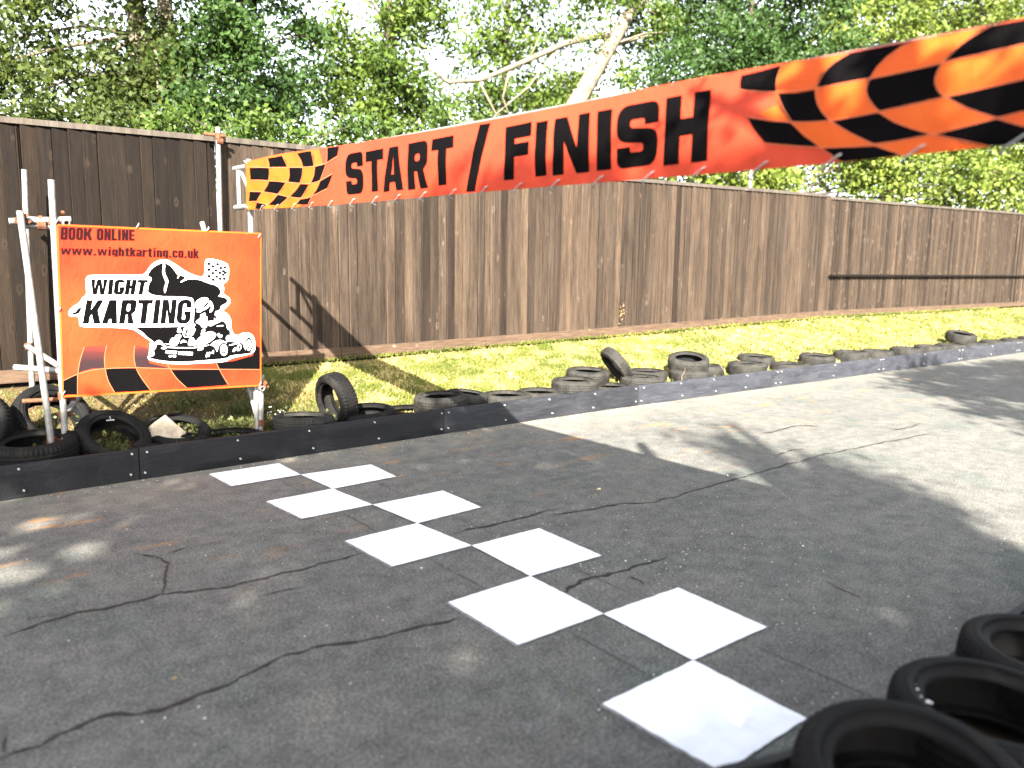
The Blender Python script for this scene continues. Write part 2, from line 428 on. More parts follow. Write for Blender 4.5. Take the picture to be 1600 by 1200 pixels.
FLAGSQ = [[(-0.3647,1.6749),(-0.3387,1.6729),(-0.3397,1.6503),(-0.3656,1.6523)],[(-0.3338,1.6537),(-0.3077,1.6517),(-0.3086,1.6289),(-0.3348,1.631)],[(-0.2942,1.6723),(-0.2679,1.6703),(-0.2689,1.6475),(-0.2952,1.6495)],[(-0.2691,1.6406),(-0.2427,1.6386),(-0.2436,1.6157),(-0.2701,1.6178)],[(-0.2343,1.6455),(-0.2076,1.6434),(-0.2086,1.6205),(-0.2352,1.6226)],[(-0.3668,1.6262),(-0.3408,1.6242),(-0.3417,1.6014),(-0.3677,1.6036)],[(-0.3102,1.6187),(-0.2839,1.6166),(-0.2849,1.5937),(-0.3112,1.5959)],[(-0.2789,1.5994),(-0.2525,1.5973),(-0.2534,1.5743),(-0.2798,1.5766)],[(-0.2472,1.6133),(-0.2206,1.6112),(-0.2215,1.5882),(-0.2481,1.5904)],[(-0.3691,1.5718),(-0.3431,1.5696),(-0.3441,1.5468),(-0.3701,1.5491)],[(-0.3362,1.5969),(-0.3101,1.5947),(-0.311,1.5719),(-0.3372,1.5742)],[(-0.3066,1.5674),(-0.2803,1.5651),(-0.2813,1.5422),(-0.3076,1.5445)],[(-0.2763,1.5502),(-0.2498,1.5479),(-0.2508,1.5249),(-0.2773,1.5273)],[(-0.2483,1.5847),(-0.2217,1.5825),(-0.2227,1.5594),(-0.2493,1.5617)],[(-0.2302,1.602),(-0.2036,1.5998),(-0.2045,1.5767),(-0.2312,1.579)],[(-0.3363,1.5423),(-0.3101,1.54),(-0.311,1.5171),(-0.3372,1.5195)],[(-0.2416,1.5502),(-0.215,1.5479),(-0.2159,1.5249),(-0.2426,1.5272)]]
KART_BLACK1 = [[(-0.4894,1.0791),(-0.4753,1.1577),(-0.4426,1.178),(-0.3705,1.1972),(-0.2697,1.1829),(-0.2302,1.1631),(-0.22,1.1039),(-0.1959,1.0955),(-0.1979,1.0438),(-0.2327,1.0085),(-0.1589,0.9899),(-0.0874,0.9847),(-0.0747,0.9179),(0.005,0.8889),(-0.0875,0.881),(-0.2082,0.8772),(-0.2278,0.8524),(-0.4571,0.8491),(-0.5977,0.8477),(-0.734,0.8605),(-0.8592,0.8921),(-0.8651,0.9044),(-0.8215,0.9178),(-0.8325,0.9619),(-0.8267,1.0106),(-0.7732,1.0183),(-0.6466,0.9796),(-0.6084,1.0632)]]
KART_WHITE = [[(-0.4839,1.326),(-0.4663,1.3591),(-0.4196,1.3819),(-0.3785,1.3798),(-0.3672,1.3595),(-0.3972,1.3241),(-0.4377,1.2913),(-0.4734,1.2794)],[(-0.4772,1.2723),(-0.4381,1.2813),(-0.3941,1.3133),(-0.36,1.3593),(-0.3396,1.3337),(-0.3303,1.2974),(-0.3427,1.2615),(-0.3682,1.2514),(-0.3583,1.2836),(-0.3497,1.3159),(-0.3697,1.3019),(-0.3958,1.2738),(-0.4392,1.257),(-0.4742,1.2615)],[(-0.4472,1.2342),(-0.4074,1.2546),(-0.3958,1.2413),(-0.4157,1.2261),(-0.4406,1.2247)],[(-0.4847,1.1831),(-0.4484,1.207),(-0.4406,1.2247),(-0.3907,1.2282),(-0.3848,1.1977),(-0.3946,1.1691),(-0.3912,1.1328),(-0.4081,1.1226),(-0.4342,1.1273),(-0.4506,1.1567),(-0.4783,1.1685)],[(-0.3929,1.1763),(-0.3495,1.1856),(-0.3208,1.1795),(-0.262,1.1936),(-0.2738,1.172),(-0.3291,1.1536),(-0.3515,1.1385),(-0.373,1.1393),(-0.3881,1.1544)],[(-0.3239,1.245),(-0.2956,1.2639),(-0.2665,1.2631),(-0.2343,1.2439),(-0.2166,1.2251),(-0.2352,1.222),(-0.2069,1.1917),(-0.2043,1.1637),(-0.2222,1.1776),(-0.2359,1.2037),(-0.2686,1.2121),(-0.2943,1.2056),(-0.3119,1.2207)],[(-0.5803,1.1474),(-0.4763,1.1361),(-0.5223,1.0483),(-0.6018,1.0557)],[(-0.6409,1.1002),(-0.6312,1.1316),(-0.6114,1.145),(-0.6158,1.1239),(-0.6006,1.1126),(-0.6071,1.0916),(-0.6276,1.0925)],[(-0.6562,1.0654),(-0.6419,1.0789),(-0.6077,1.0788),(-0.6104,1.049),(-0.6367,1.0446),(-0.6581,1.0549)],[(-0.7073,0.9915),(-0.6969,1.0391),(-0.6757,1.0578),(-0.6571,1.0477),(-0.6196,1.0438),(-0.6241,1.0212),(-0.652,0.9828)],[(-0.5582,0.9819),(-0.5489,1.0317),(-0.5184,1.0568),(-0.4908,1.0144),(-0.487,0.9744),(-0.5217,0.9835)],[(-0.4823,0.9995),(-0.4884,1.0214),(-0.4332,1.0694),(-0.3675,1.0991),(-0.3144,1.0727),(-0.3305,1.0354),(-0.3789,1.0013),(-0.4374,0.9739),(-0.4697,0.9662)],[(-0.5208,1.1594),(-0.496,1.167),(-0.4861,1.1509),(-0.5006,1.1407)],[(-0.4348,1.1128),(-0.4097,1.119),(-0.4123,1.0902),(-0.4392,1.0624),(-0.4474,1.07)],[(-0.3147,1.064),(-0.2923,1.0791),(-0.2858,1.059),(-0.2637,1.0616),(-0.2721,1.0363),(-0.2905,1.0335),(-0.3008,1.0487)],[(-0.3094,1.1405),(-0.2494,1.1418),(-0.2512,1.1346),(-0.3098,1.131)],[(-0.8302,0.9688),(-0.8196,1.0207),(-0.7954,1.0405),(-0.769,1.0356),(-0.7506,1.003),(-0.728,0.9827),(-0.6606,0.9747),(-0.5505,0.9657),(-0.4519,0.9674),(-0.3798,0.9809),(-0.3799,0.9766),(-0.4522,0.9602),(-0.5509,0.9585),(-0.6609,0.9676),(-0.7351,0.9761),(-0.7609,0.9965),(-0.7837,1.0097),(-0.8073,1.0026),(-0.8157,0.968)],[(-0.3764,0.9756),(-0.3352,1.01),(-0.2801,1.0183),(-0.2405,0.9978),(-0.2265,0.9786),(-0.2628,0.9938),(-0.2967,0.9713),(-0.3108,0.9316),(-0.3174,0.9114),(-0.327,0.9436),(-0.3442,0.9665)],[(-0.2392,1.031),(-0.2158,1.0594),(-0.2018,1.0403),(-0.1868,1.0433),(-0.1506,1.0118),(-0.1885,0.9989),(-0.2105,1.0074),(-0.2245,0.9896)],[(-0.1584,1.0048),(-0.1349,1.0297),(-0.0892,1.0402),(-0.0245,1.0356),(0.0011,0.9967),(0.0108,0.9432),(-0.0024,0.8985),(-0.045,0.8935),(-0.0709,0.9176),(-0.0806,0.9633),(-0.0912,0.9864)],[(-0.2119,0.9704),(-0.114,0.9838),(-0.1142,0.9786),(-0.2086,0.9613)],[(-0.1373,0.9664),(-0.0994,0.9681),(-0.1105,0.9162),(-0.1485,0.9109)],[(-0.1802,0.924),(-0.1622,0.9453),(-0.1517,0.9447),(-0.1621,0.908),(-0.1809,0.9076)],[(-0.4166,0.8757),(-0.4041,0.9151),(-0.3896,0.9179),(-0.4023,0.8748)],[(-0.3949,0.878),(-0.3825,0.9175),(-0.3737,0.9191),(-0.3842,0.8773)],[(-0.3674,0.8982),(-0.353,0.9304),(-0.342,0.9334),(-0.3472,0.8955),(-0.3554,0.9085)],[(-0.7718,0.9795),(-0.7295,0.9807),(-0.7315,0.9667),(-0.7492,0.9627),(-0.769,0.9688)],[(-0.4811,0.9487),(-0.4308,0.9604),(-0.433,0.9423),(-0.4782,0.9326)],[(-0.6177,1.0102),(-0.6066,1.0274),(-0.5891,1.0337),(-0.5655,1.0182),(-0.5695,1.0076),(-0.5968,1.0162),(-0.6147,1.0029)]]
KART_WHEELS = [[(-0.2152,0.926),(-0.2181,0.906),(-0.2249,0.8882),(-0.235,0.8743),(-0.2473,0.8658),(-0.2607,0.8635),(-0.2737,0.8675),(-0.2852,0.8775),(-0.294,0.8924),(-0.2993,0.9109),(-0.3005,0.931),(-0.2976,0.9509),(-0.2909,0.9686),(-0.2809,0.9824),(-0.2687,0.9909),(-0.2554,0.9934),(-0.2424,0.9896),(-0.2308,0.9797),(-0.2219,0.9648),(-0.2165,0.9463)],[(-0.2263,0.9267),(-0.2285,0.9112),(-0.2336,0.8974),(-0.241,0.8867),(-0.2502,0.8801),(-0.2601,0.8783),(-0.2697,0.8813),(-0.2783,0.889),(-0.2848,0.9005),(-0.2887,0.9148),(-0.2896,0.9304),(-0.2874,0.9457),(-0.2824,0.9594),(-0.275,0.9701),(-0.2659,0.9768),(-0.256,0.9787),(-0.2463,0.9757),(-0.2378,0.9681),(-0.2312,0.9566),(-0.2272,0.9423)],[(-0.2388,0.9296),(-0.2403,0.9183),(-0.2439,0.9081),(-0.2491,0.9002),(-0.2555,0.8954),(-0.2624,0.894),(-0.2691,0.8962),(-0.2751,0.9018),(-0.2796,0.9103),(-0.2823,0.9207),(-0.2829,0.9322),(-0.2814,0.9435),(-0.2778,0.9536),(-0.2726,0.9615),(-0.2663,0.9664),(-0.2594,0.9678),(-0.2527,0.9656),(-0.2467,0.96),(-0.2421,0.9516),(-0.2394,0.9411)],[(-0.2498,0.9317),(-0.2507,0.9249),(-0.2527,0.9189),(-0.2557,0.9141),(-0.2593,0.9112),(-0.2632,0.9103),(-0.267,0.9116),(-0.2704,0.915),(-0.2729,0.92),(-0.2745,0.9263),(-0.2748,0.9332),(-0.2739,0.94),(-0.2719,0.946),(-0.2689,0.9508),(-0.2653,0.9537),(-0.2614,0.9546),(-0.2576,0.9533),(-0.2542,0.95),(-0.2517,0.9449),(-0.2501,0.9386)],[(-0.0027,0.9553),(-0.0052,0.9339),(-0.0108,0.9148),(-0.019,0.8999),(-0.029,0.8906),(-0.0398,0.8879),(-0.0503,0.8919),(-0.0596,0.9023),(-0.0666,0.9181),(-0.0708,0.9376),(-0.0716,0.9591),(-0.0692,0.9803),(-0.0636,0.9993),(-0.0554,1.0141),(-0.0455,1.0235),(-0.0348,1.0263),(-0.0242,1.0224),(-0.015,1.0122),(-0.0079,0.9964),(-0.0036,0.9769)],[(-0.0158,0.956),(-0.0174,0.9412),(-0.0209,0.9279),(-0.0261,0.9175),(-0.0323,0.911),(-0.039,0.909),(-0.0456,0.9117),(-0.0513,0.9189),(-0.0556,0.9299),(-0.0582,0.9434),(-0.0587,0.9584),(-0.0571,0.9732),(-0.0536,0.9864),(-0.0485,0.9968),(-0.0422,1.0033),(-0.0355,1.0053),(-0.029,1.0026),(-0.0233,0.9955),(-0.0189,0.9846),(-0.0163,0.971)],[(-0.0265,0.9589),(-0.0275,0.9482),(-0.0299,0.9386),(-0.0332,0.9311),(-0.0372,0.9264),(-0.0415,0.925),(-0.0457,0.9269),(-0.0494,0.9321),(-0.0521,0.9399),(-0.0537,0.9496),(-0.054,0.9604),(-0.053,0.971),(-0.0507,0.9805),(-0.0473,0.988),(-0.0433,0.9927),(-0.039,0.9942),(-0.0348,0.9923),(-0.0311,0.9872),(-0.0284,0.9794),(-0.0268,0.9696)],[(-0.0349,0.9608),(-0.0354,0.9548),(-0.0366,0.9494),(-0.0383,0.9452),(-0.0403,0.9425),(-0.0425,0.9416),(-0.0445,0.9427),(-0.0464,0.9456),(-0.0477,0.95),(-0.0485,0.9555),(-0.0486,0.9616),(-0.0481,0.9676),(-0.0469,0.973),(-0.0452,0.9772),(-0.0432,0.9799),(-0.041,0.9808),(-0.0389,0.9797),(-0.0371,0.9768),(-0.0358,0.9724),(-0.035,0.9669)]]
KART_BLACK2 = [[(-0.5657,1.1197),(-0.5158,1.1148),(-0.5358,1.0583),(-0.5822,1.0633)],[(-0.1286,0.9569),(-0.1112,0.9575),(-0.1178,0.9241),(-0.136,0.9214)],[(-0.4447,1.2915),(-0.394,1.3169),(-0.3714,1.3452),(-0.3644,1.3414),(-0.3872,1.3095),(-0.4381,1.282)],[(-0.4353,1.264),(-0.3845,1.2879),(-0.357,1.3124),(-0.3483,1.2978),(-0.3749,1.2624),(-0.397,1.2471),(-0.4108,1.2576),(-0.4395,1.2484)],[(-0.2608,1.2228),(-0.2353,1.2183),(-0.2253,1.1923),(-0.2432,1.2039)],[(-0.3298,1.2249),(-0.315,1.2317),(-0.309,1.2024),(-0.3238,1.1956)],[(-0.4649,0.9949),(-0.4576,0.9982),(-0.4514,0.9775),(-0.4572,0.9764)],[(-0.4468,1.0012),(-0.4389,1.0044),(-0.4299,0.9822),(-0.437,0.9811)]]
KART_WHITE2 = [[(-0.5524,1.107),(-0.5302,1.1046),(-0.5444,1.0687),(-0.5644,1.0718)]]
CHK_BLACK = [[(-1.4964,0.7639),(-1.4468,0.7873),(-1.3997,0.8),(-1.4065,0.6486),(-1.5033,0.655)],[(-1.1995,0.8306),(-1.0926,0.8327),(-0.9772,0.8272),(-0.9389,0.7422),(-0.8701,0.6316),(-0.9982,0.6332),(-1.1422,0.6408),(-1.1765,0.719)],[(-0.7031,0.7867),(-0.5178,0.7759),(-0.2956,0.7594),(-0.268,0.6881),(-0.2293,0.6214),(-0.4066,0.623),(-0.5825,0.6265),(-0.6576,0.7046)],[(-0.306,0.7647),(0.0578,0.7379),(0.0644,0.9299),(0.0204,0.9558),(-0.0021,0.8632),(-0.1702,0.8275),(-0.3263,0.8197)]]
CHK_FADE = [[(-1.3963,0.8163),(-1.376,0.9083),(-1.3376,1.0157),(-1.1786,1.018),(-1.2022,0.9386),(-1.2015,0.8406),(-1.296,0.8405)],[(-0.9809,0.8317),(-0.9866,0.925),(-0.9716,1.0068),(-0.8594,0.9747),(-0.8337,0.9444),(-0.8773,0.8893),(-0.8654,0.8567),(-0.7437,0.8146),(-0.7095,0.8004),(-0.8538,0.8182)]]
CHK_LINES = [[(-1.4964,0.7639),(-1.4468,0.7873),(-1.3969,0.8067),(-1.2965,0.8309),(-1.1954,0.836),(-0.9745,0.8284),(-0.7098,0.7945),(-0.2954,0.7624),(0.0577,0.7347)],[(-1.4065,0.6486),(-1.3969,0.8067),(-1.376,0.9083),(-1.3376,1.0157)],[(-1.1422,0.6408),(-1.1859,0.7339),(-1.2017,0.8364),(-1.1997,0.9384),(-1.1774,1.018)],[(-0.8701,0.6316),(-0.9389,0.7422),(-0.9771,0.8286),(-0.9852,0.9249),(-0.9716,1.0068)],[(-0.5825,0.6265),(-0.6576,0.7046),(-0.7058,0.7898),(-0.7287,0.8356)],[(-0.2293,0.6214),(-0.2708,0.696),(-0.3029,0.7645),(-0.3263,0.8197)]]
ROWS = {'BOOK':[(-1.4512,1.83),(-0.9292,1.8377),(-1.441,1.9248),(-0.9246,1.9226)],'WWW':[(-1.4581,1.7207),(-0.4369,1.7071),(-1.4499,1.7826),(-0.4334,1.7862)],'WIGHT':[(-1.2731,1.4148),(-0.8719,1.4092),(-1.2611,1.5369),(-0.843,1.5297)],'KARTING':[(-1.3404,1.1933),(-0.5329,1.1633),(-1.301,1.3766),(-0.5048,1.3667)],'SMALL':[(-0.7408,0.9283),(-0.5257,0.8964),(-0.7349,0.952),(-0.5188,0.9249)],'SMALL2':[(-0.7153,0.8969),(-0.5927,0.8805),(-0.7112,0.9109),(-0.5885,0.896)]}
BAN_TOP = [(0.62,2.5271),(0.371,2.5275),(0.122,2.5306),(-0.126,2.5337),(-0.375,2.5242),(-0.624,2.5135),(-0.873,2.5027),(-1.122,2.4919),(-1.37,2.486),(-1.619,2.4802),(-1.868,2.4745),(-2.117,2.4687),(-2.366,2.463),(-2.614,2.4581),(-2.863,2.4553),(-3.112,2.4524),(-3.361,2.4495),(-3.61,2.4493),(-3.858,2.4496),(-4.107,2.4511),(-4.356,2.4519),(-4.605,2.4405),(-4.854,2.43),(-5.102,2.4298),(-5.351,2.4289),(-5.6,2.4276)]
BAN_BOT = [(0.62,2.1296),(0.371,2.1277),(0.122,2.1206),(-0.126,2.1137),(-0.375,2.1092),(-0.624,2.1047),(-0.873,2.1002),(-1.122,2.0958),(-1.37,2.0943),(-1.619,2.0929),(-1.868,2.0914),(-2.117,2.0903),(-2.366,2.0891),(-2.614,2.0875),(-2.863,2.0851),(-3.112,2.0827),(-3.361,2.0803),(-3.61,2.078),(-3.858,2.0758),(-4.107,2.0726),(-4.356,2.0685),(-4.605,2.0675),(-4.854,2.0654),(-5.102,2.068),(-5.351,2.0734),(-5.6,2.0762)]
BAN_L = [[(0.0083,0.9687),(-0.1489,0.9607),(-0.278,0.9675),(-0.3415,0.8583),(-0.375,0.7455),(-0.2039,0.7591),(-0.0416,0.7866),(-0.0286,0.8768)],[(-0.5382,0.968),(-0.6558,0.9791),(-0.7764,0.9848),(-0.8199,0.8736),(-0.8386,0.7048),(-0.7438,0.7055),(-0.6469,0.7162),(-0.6115,0.8418)],[(-1.0318,0.9997),(-1.1051,1.0),(-1.2126,1.0),(-1.1982,0.8429),(-1.1015,0.7897),(-1.0396,0.7515),(-1.0443,0.8732)],[(0.3807,0.856),(0.1771,0.816),(-0.0252,0.7717),(-0.0376,0.6635),(-0.0131,0.546),(0.1852,0.5813),(0.3633,0.6133)],[(-0.4035,0.7236),(-0.5248,0.7151),(-0.6355,0.6988),(-0.6406,0.6238),(-0.585,0.4349),(-0.4897,0.4508),(-0.3821,0.4721),(-0.4071,0.5894)],[(-0.8552,0.6931),(-0.9388,0.7075),(-1.0267,0.7224),(-0.9866,0.5731),(-0.9464,0.4436),(-0.869,0.4157),(-0.7877,0.4062),(-0.8389,0.5321)],[(-0.0331,0.5233),(-0.1959,0.4916),(-0.3451,0.4608),(-0.2825,0.3514),(-0.1889,0.2625),(-0.0497,0.298),(0.0811,0.3344),(0.0098,0.4345)],[(-0.5871,0.4087),(-0.6695,0.3984),(-0.7501,0.3868),(-0.7005,0.2735),(-0.5879,0.1551),(-0.4968,0.1705),(-0.4038,0.1949),(-0.4998,0.2899)],[(-0.9462,0.4366),(-1.0348,0.4839),(-1.1311,0.5363),(-1.0952,0.4219),(-1.0375,0.2873),(-0.9297,0.2401),(-0.8118,0.1756),(-0.8793,0.287)],[(0.3813,0.3588),(0.2608,0.3505),(0.1189,0.3337),(0.163,0.2557),(0.2333,0.1649),(0.3185,0.1709),(0.4196,0.1746)],[(-0.1808,0.2482),(-0.2638,0.2229),(-0.3552,0.1867),(-0.2755,0.108),(-0.198,0.0535),(-0.0895,0.0601),(0.0183,0.073),(-0.0926,0.1581)],[(-0.5805,0.1353),(-0.6771,0.1384),(-0.7716,0.15),(-0.7572,0.1037),(-0.7223,0.0413),(-0.6199,0.041),(-0.5109,0.0555)],[(0.2347,0.1245),(0.135,0.1027),(0.0537,0.0794),(0.1219,0.0),(0.2057,0.0),(0.2931,0.0131)]]
BAN_LLINES = [[(0.4497,0.8949),(0.1768,0.8254),(-0.0493,0.779),(-0.3821,0.7375),(-0.6467,0.7091),(-0.8488,0.698),(-1.0269,0.7293),(-1.2096,0.8203)],[(0.3724,0.6032),(0.1855,0.5734),(-0.0175,0.5347),(-0.3527,0.4704),(-0.5875,0.4231),(-0.7769,0.3958),(-0.9398,0.4301),(-1.1311,0.5363)],[(0.3983,0.374),(0.1106,0.3375),(-0.1888,0.258),(-0.3819,0.1965),(-0.5808,0.1498),(-0.785,0.159),(-1.0437,0.2867)],[(0.4234,0.1665),(0.2252,0.153),(0.0376,0.077),(0.0065,0.0415)],[(0.0243,0.9725),(-0.0415,0.7836),(-0.0376,0.6635),(-0.0175,0.5347),(0.1024,0.3367),(0.2337,0.1536),(0.3069,0.0136)],[(-0.278,0.9675),(-0.3821,0.7375),(-0.3999,0.5901),(-0.3601,0.4697),(-0.1888,0.258),(0.0377,0.0739),(0.1384,0.0)],[(-0.534,0.9685),(-0.6467,0.7091),(-0.6321,0.5529),(-0.5875,0.4231),(-0.3819,0.1965),(-0.1977,0.0461)],[(-0.7764,0.9848),(-0.8462,0.6983),(-0.8389,0.5321),(-0.7769,0.3958),(-0.5836,0.1496),(-0.5008,0.0489)],[(-1.0318,0.9997),(-1.0371,0.749),(-0.9462,0.4366),(-0.7877,0.1588),(-0.7223,0.0413)]]
BAN_R = [[(-4.4832,0.9624),(-4.5715,0.9752),(-4.6575,0.9971),(-4.6427,0.8791),(-4.644,0.7301),(-4.5676,0.7617),(-4.4867,0.82),(-4.4811,0.8893)],[(-4.6468,0.723),(-4.727,0.7024),(-4.8033,0.7048),(-4.812,0.6012),(-4.8341,0.4937),(-4.8654,0.3982),(-4.7908,0.4042),(-4.7171,0.4238),(-4.6736,0.5598)],[(-4.5308,0.5317),(-4.6218,0.4655),(-4.7172,0.4196),(-4.7685,0.2868),(-4.8354,0.1539),(-4.7278,0.193),(-4.6163,0.2498),(-4.5628,0.4004)],[(-4.9188,1.0),(-5.0014,1.0),(-5.1332,1.0),(-5.0963,0.9794),(-5.0491,0.9028),(-5.0188,0.8241),(-4.9995,0.7284),(-4.9117,0.7291),(-4.8071,0.7197),(-4.8202,0.8396),(-4.8619,0.944)],[(-4.9922,0.7224),(-5.0686,0.7323),(-5.145,0.7495),(-5.2281,0.7581),(-5.217,0.6961),(-5.2133,0.6067),(-5.2257,0.5284),(-5.2439,0.4696),(-5.1478,0.4417),(-5.0418,0.4243),(-5.0053,0.5327),(-4.991,0.636)],[(-4.8778,0.3867),(-4.9601,0.3994),(-5.0385,0.4122),(-5.0961,0.3027),(-5.2177,0.1592),(-5.1363,0.1451),(-5.036,0.128),(-4.9487,0.2607)],[(-4.8439,0.1458),(-4.937,0.1281),(-5.0365,0.1122),(-5.0821,0.0582),(-5.13,0.0082),(-5.0326,0.0),(-4.9088,0.0053),(-4.8827,0.0759)],[(-5.3365,0.9933),(-5.3776,1.0),(-5.4524,1.0),(-5.5075,1.0),(-5.5153,0.793),(-5.46,0.7946),(-5.344,0.7702),(-5.2342,0.7697),(-5.2544,0.8408),(-5.2958,0.9269)],[(-5.2506,0.4632),(-5.3534,0.488),(-5.4697,0.5127),(-5.5246,0.5264),(-5.5339,0.2582),(-5.4785,0.2535),(-5.407,0.2294),(-5.3281,0.3231)],[(-5.228,0.1501),(-5.3137,0.1929),(-5.4042,0.2251),(-5.4828,0.1294),(-5.5406,0.0668),(-5.5455,0.0),(-5.4661,0.0),(-5.395,0.0),(-5.3182,0.0546)]]
BAN_RLINES = [[(-4.4869,0.8136),(-4.6422,0.7286),(-4.8072,0.7136),(-4.9995,0.7284),(-5.2312,0.7621),(-5.4599,0.7981)],[(-4.5308,0.5317),(-4.7172,0.4196),(-4.8697,0.3889),(-5.0384,0.4161),(-5.2472,0.4683),(-5.4696,0.5145)],[(-4.6163,0.2498),(-4.8397,0.1488),(-5.0362,0.1221),(-5.2212,0.1562),(-5.4071,0.2276),(-5.4786,0.2517)],[(-4.6575,0.9971),(-4.6405,0.8592),(-4.6468,0.723),(-4.7172,0.4196),(-4.8397,0.1488),(-4.9127,0.0085)],[(-4.9188,1.0),(-4.8427,0.9113),(-4.8056,0.7141),(-4.8157,0.5597),(-4.8697,0.3889),(-4.949,0.2507),(-5.0378,0.1176),(-5.13,0.0082)],[(-5.1332,1.0),(-5.0491,0.9028),(-4.9995,0.7284),(-4.9895,0.6367),(-5.0053,0.5327),(-5.0405,0.4191),(-5.1109,0.2817),(-5.2212,0.1562),(-5.3948,0.0)],[(-5.3603,1.0),(-5.2897,0.9211),(-5.2312,0.7621),(-5.2108,0.6443),(-5.2221,0.539),(-5.2486,0.4677),(-5.3215,0.3347),(-5.4071,0.2276),(-5.4826,0.1348)]]
LETTERS = [('S',-1.3233,-1.5502,2.1533,2.4247),('T',-1.5892,-1.8121,2.1549,2.4163),('A',-1.8122,-2.0587,2.1451,2.4153),('R',-2.1104,-2.3362,2.1395,2.4149),('T',-2.3735,-2.588,2.1456,2.4134),('/',-2.6962,-2.9179,2.0937,2.4427),('F',-3.0485,-3.2622,2.1329,2.4048),('I',-3.2988,-3.3853,2.134,2.3967),('N',-3.4341,-3.6753,2.1288,2.3971),('I',-3.7247,-3.816,2.1301,2.394),('S',-3.849,-4.0842,2.1282,2.3963),('H',-4.1187,-4.3493,2.1207,2.3977)]
TIES = [0.152,-0.144,-0.467,-0.766,-1.073,-1.394,-1.697,-1.975,-2.267,-2.572,-2.861,-3.149,-3.433,-3.723,-4.025,-4.293,-4.581,-4.87,-5.152,-5.449]
CRACKS = [[(-2.319,-2.329),(-2.187,-2.293),(-1.998,-2.284),(-1.777,-2.317),(-1.615,-2.277),(-1.479,-2.352),(-1.267,-2.412),(-0.982,-2.41),(-0.627,-2.404),(-0.503,-2.422)],[(0.104,-2.435),(0.419,-2.455),(0.753,-2.456),(1.048,-2.462)],[(0.849,-2.546),(1.048,-2.591),(1.335,-2.623),(1.653,-2.766),(1.932,-2.776),(2.43,-2.757),(3.148,-2.754),(4.098,-2.746),(5.139,-2.848),(5.875,-2.937)],[(-1.615,-2.277),(-1.544,-2.089),(-1.484,-1.964),(-1.438,-1.879),(-1.473,-1.727),(-1.574,-1.584)],[(-1.479,-1.748),(-1.361,-1.709),(-1.237,-1.669)],[(-2.452,-3.374),(-2.336,-3.364),(-2.272,-3.341),(-2.099,-3.322),(-1.935,-3.386),(-1.738,-3.377),(-1.544,-3.351),(-1.4,-3.277),(-1.265,-3.309),(-1.081,-3.377),(-0.895,-3.403),(-0.7,-3.43),(-0.544,-3.464)],[(0.02,-3.527),(0.183,-3.504),(0.282,-3.503),(0.412,-3.524),(0.568,-3.525),(0.685,-3.542),(0.861,-3.576)],[(0.469,-3.614),(0.438,-3.734)],[(-1.251,-2.63),(-1.08,-2.631),(-0.95,-2.658)],[(1.491,-3.587),(1.571,-3.618),(1.602,-3.747)],[(1.571,-3.618),(1.652,-3.525)],[(4.436,-1.891),(4.955,-1.867),(5.137,-1.873),(5.271,-2.095)],[(3.675,-2.495),(3.996,-2.482),(4.154,-2.534)],[(-2.187,-2.293),(-2.187,-2.207),(-2.043,-2.231)],[(-2.432,-3.359),(-2.411,-3.231),(-2.412,-3.18)],[(5.677,-2.595),(6.053,-2.661),(6.365,-2.628)]]
CRACKW = [0.011,0.012,0.01,0.008,0.005,0.011,0.016,0.02,0.006,0.008,0.005,0.012,0.01,0.006,0.006,0.01]
SQUARES = [[(-0.618,-0.122),(-0.035,-0.121),(-0.049,-0.571),(-0.605,-0.568)],[(-0.555,-1.096),(-0.032,-1.085),(0.004,-1.614),(-0.522,-1.606)],[(-0.502,-2.162),(0.033,-2.145),(0.065,-2.697),(-0.49,-2.696)],[(-0.519,-3.278),(0.034,-3.277),(0.005,-3.856),(-0.535,-3.844)],[(-0.587,-4.418),(-0.026,-4.422),(-0.051,-4.972),(-0.58,-4.97)],[(-0.049,-0.571),(0.563,-0.618),(0.528,-1.074),(-0.032,-1.085)],[(0.004,-1.614),(0.599,-1.624),(0.578,-2.124),(0.033,-2.145)],[(0.065,-2.697),(0.601,-2.706),(0.569,-3.299),(0.034,-3.277)],[(0.005,-3.856),(0.551,-3.876),(0.513,-4.438),(-0.026,-4.422)]]
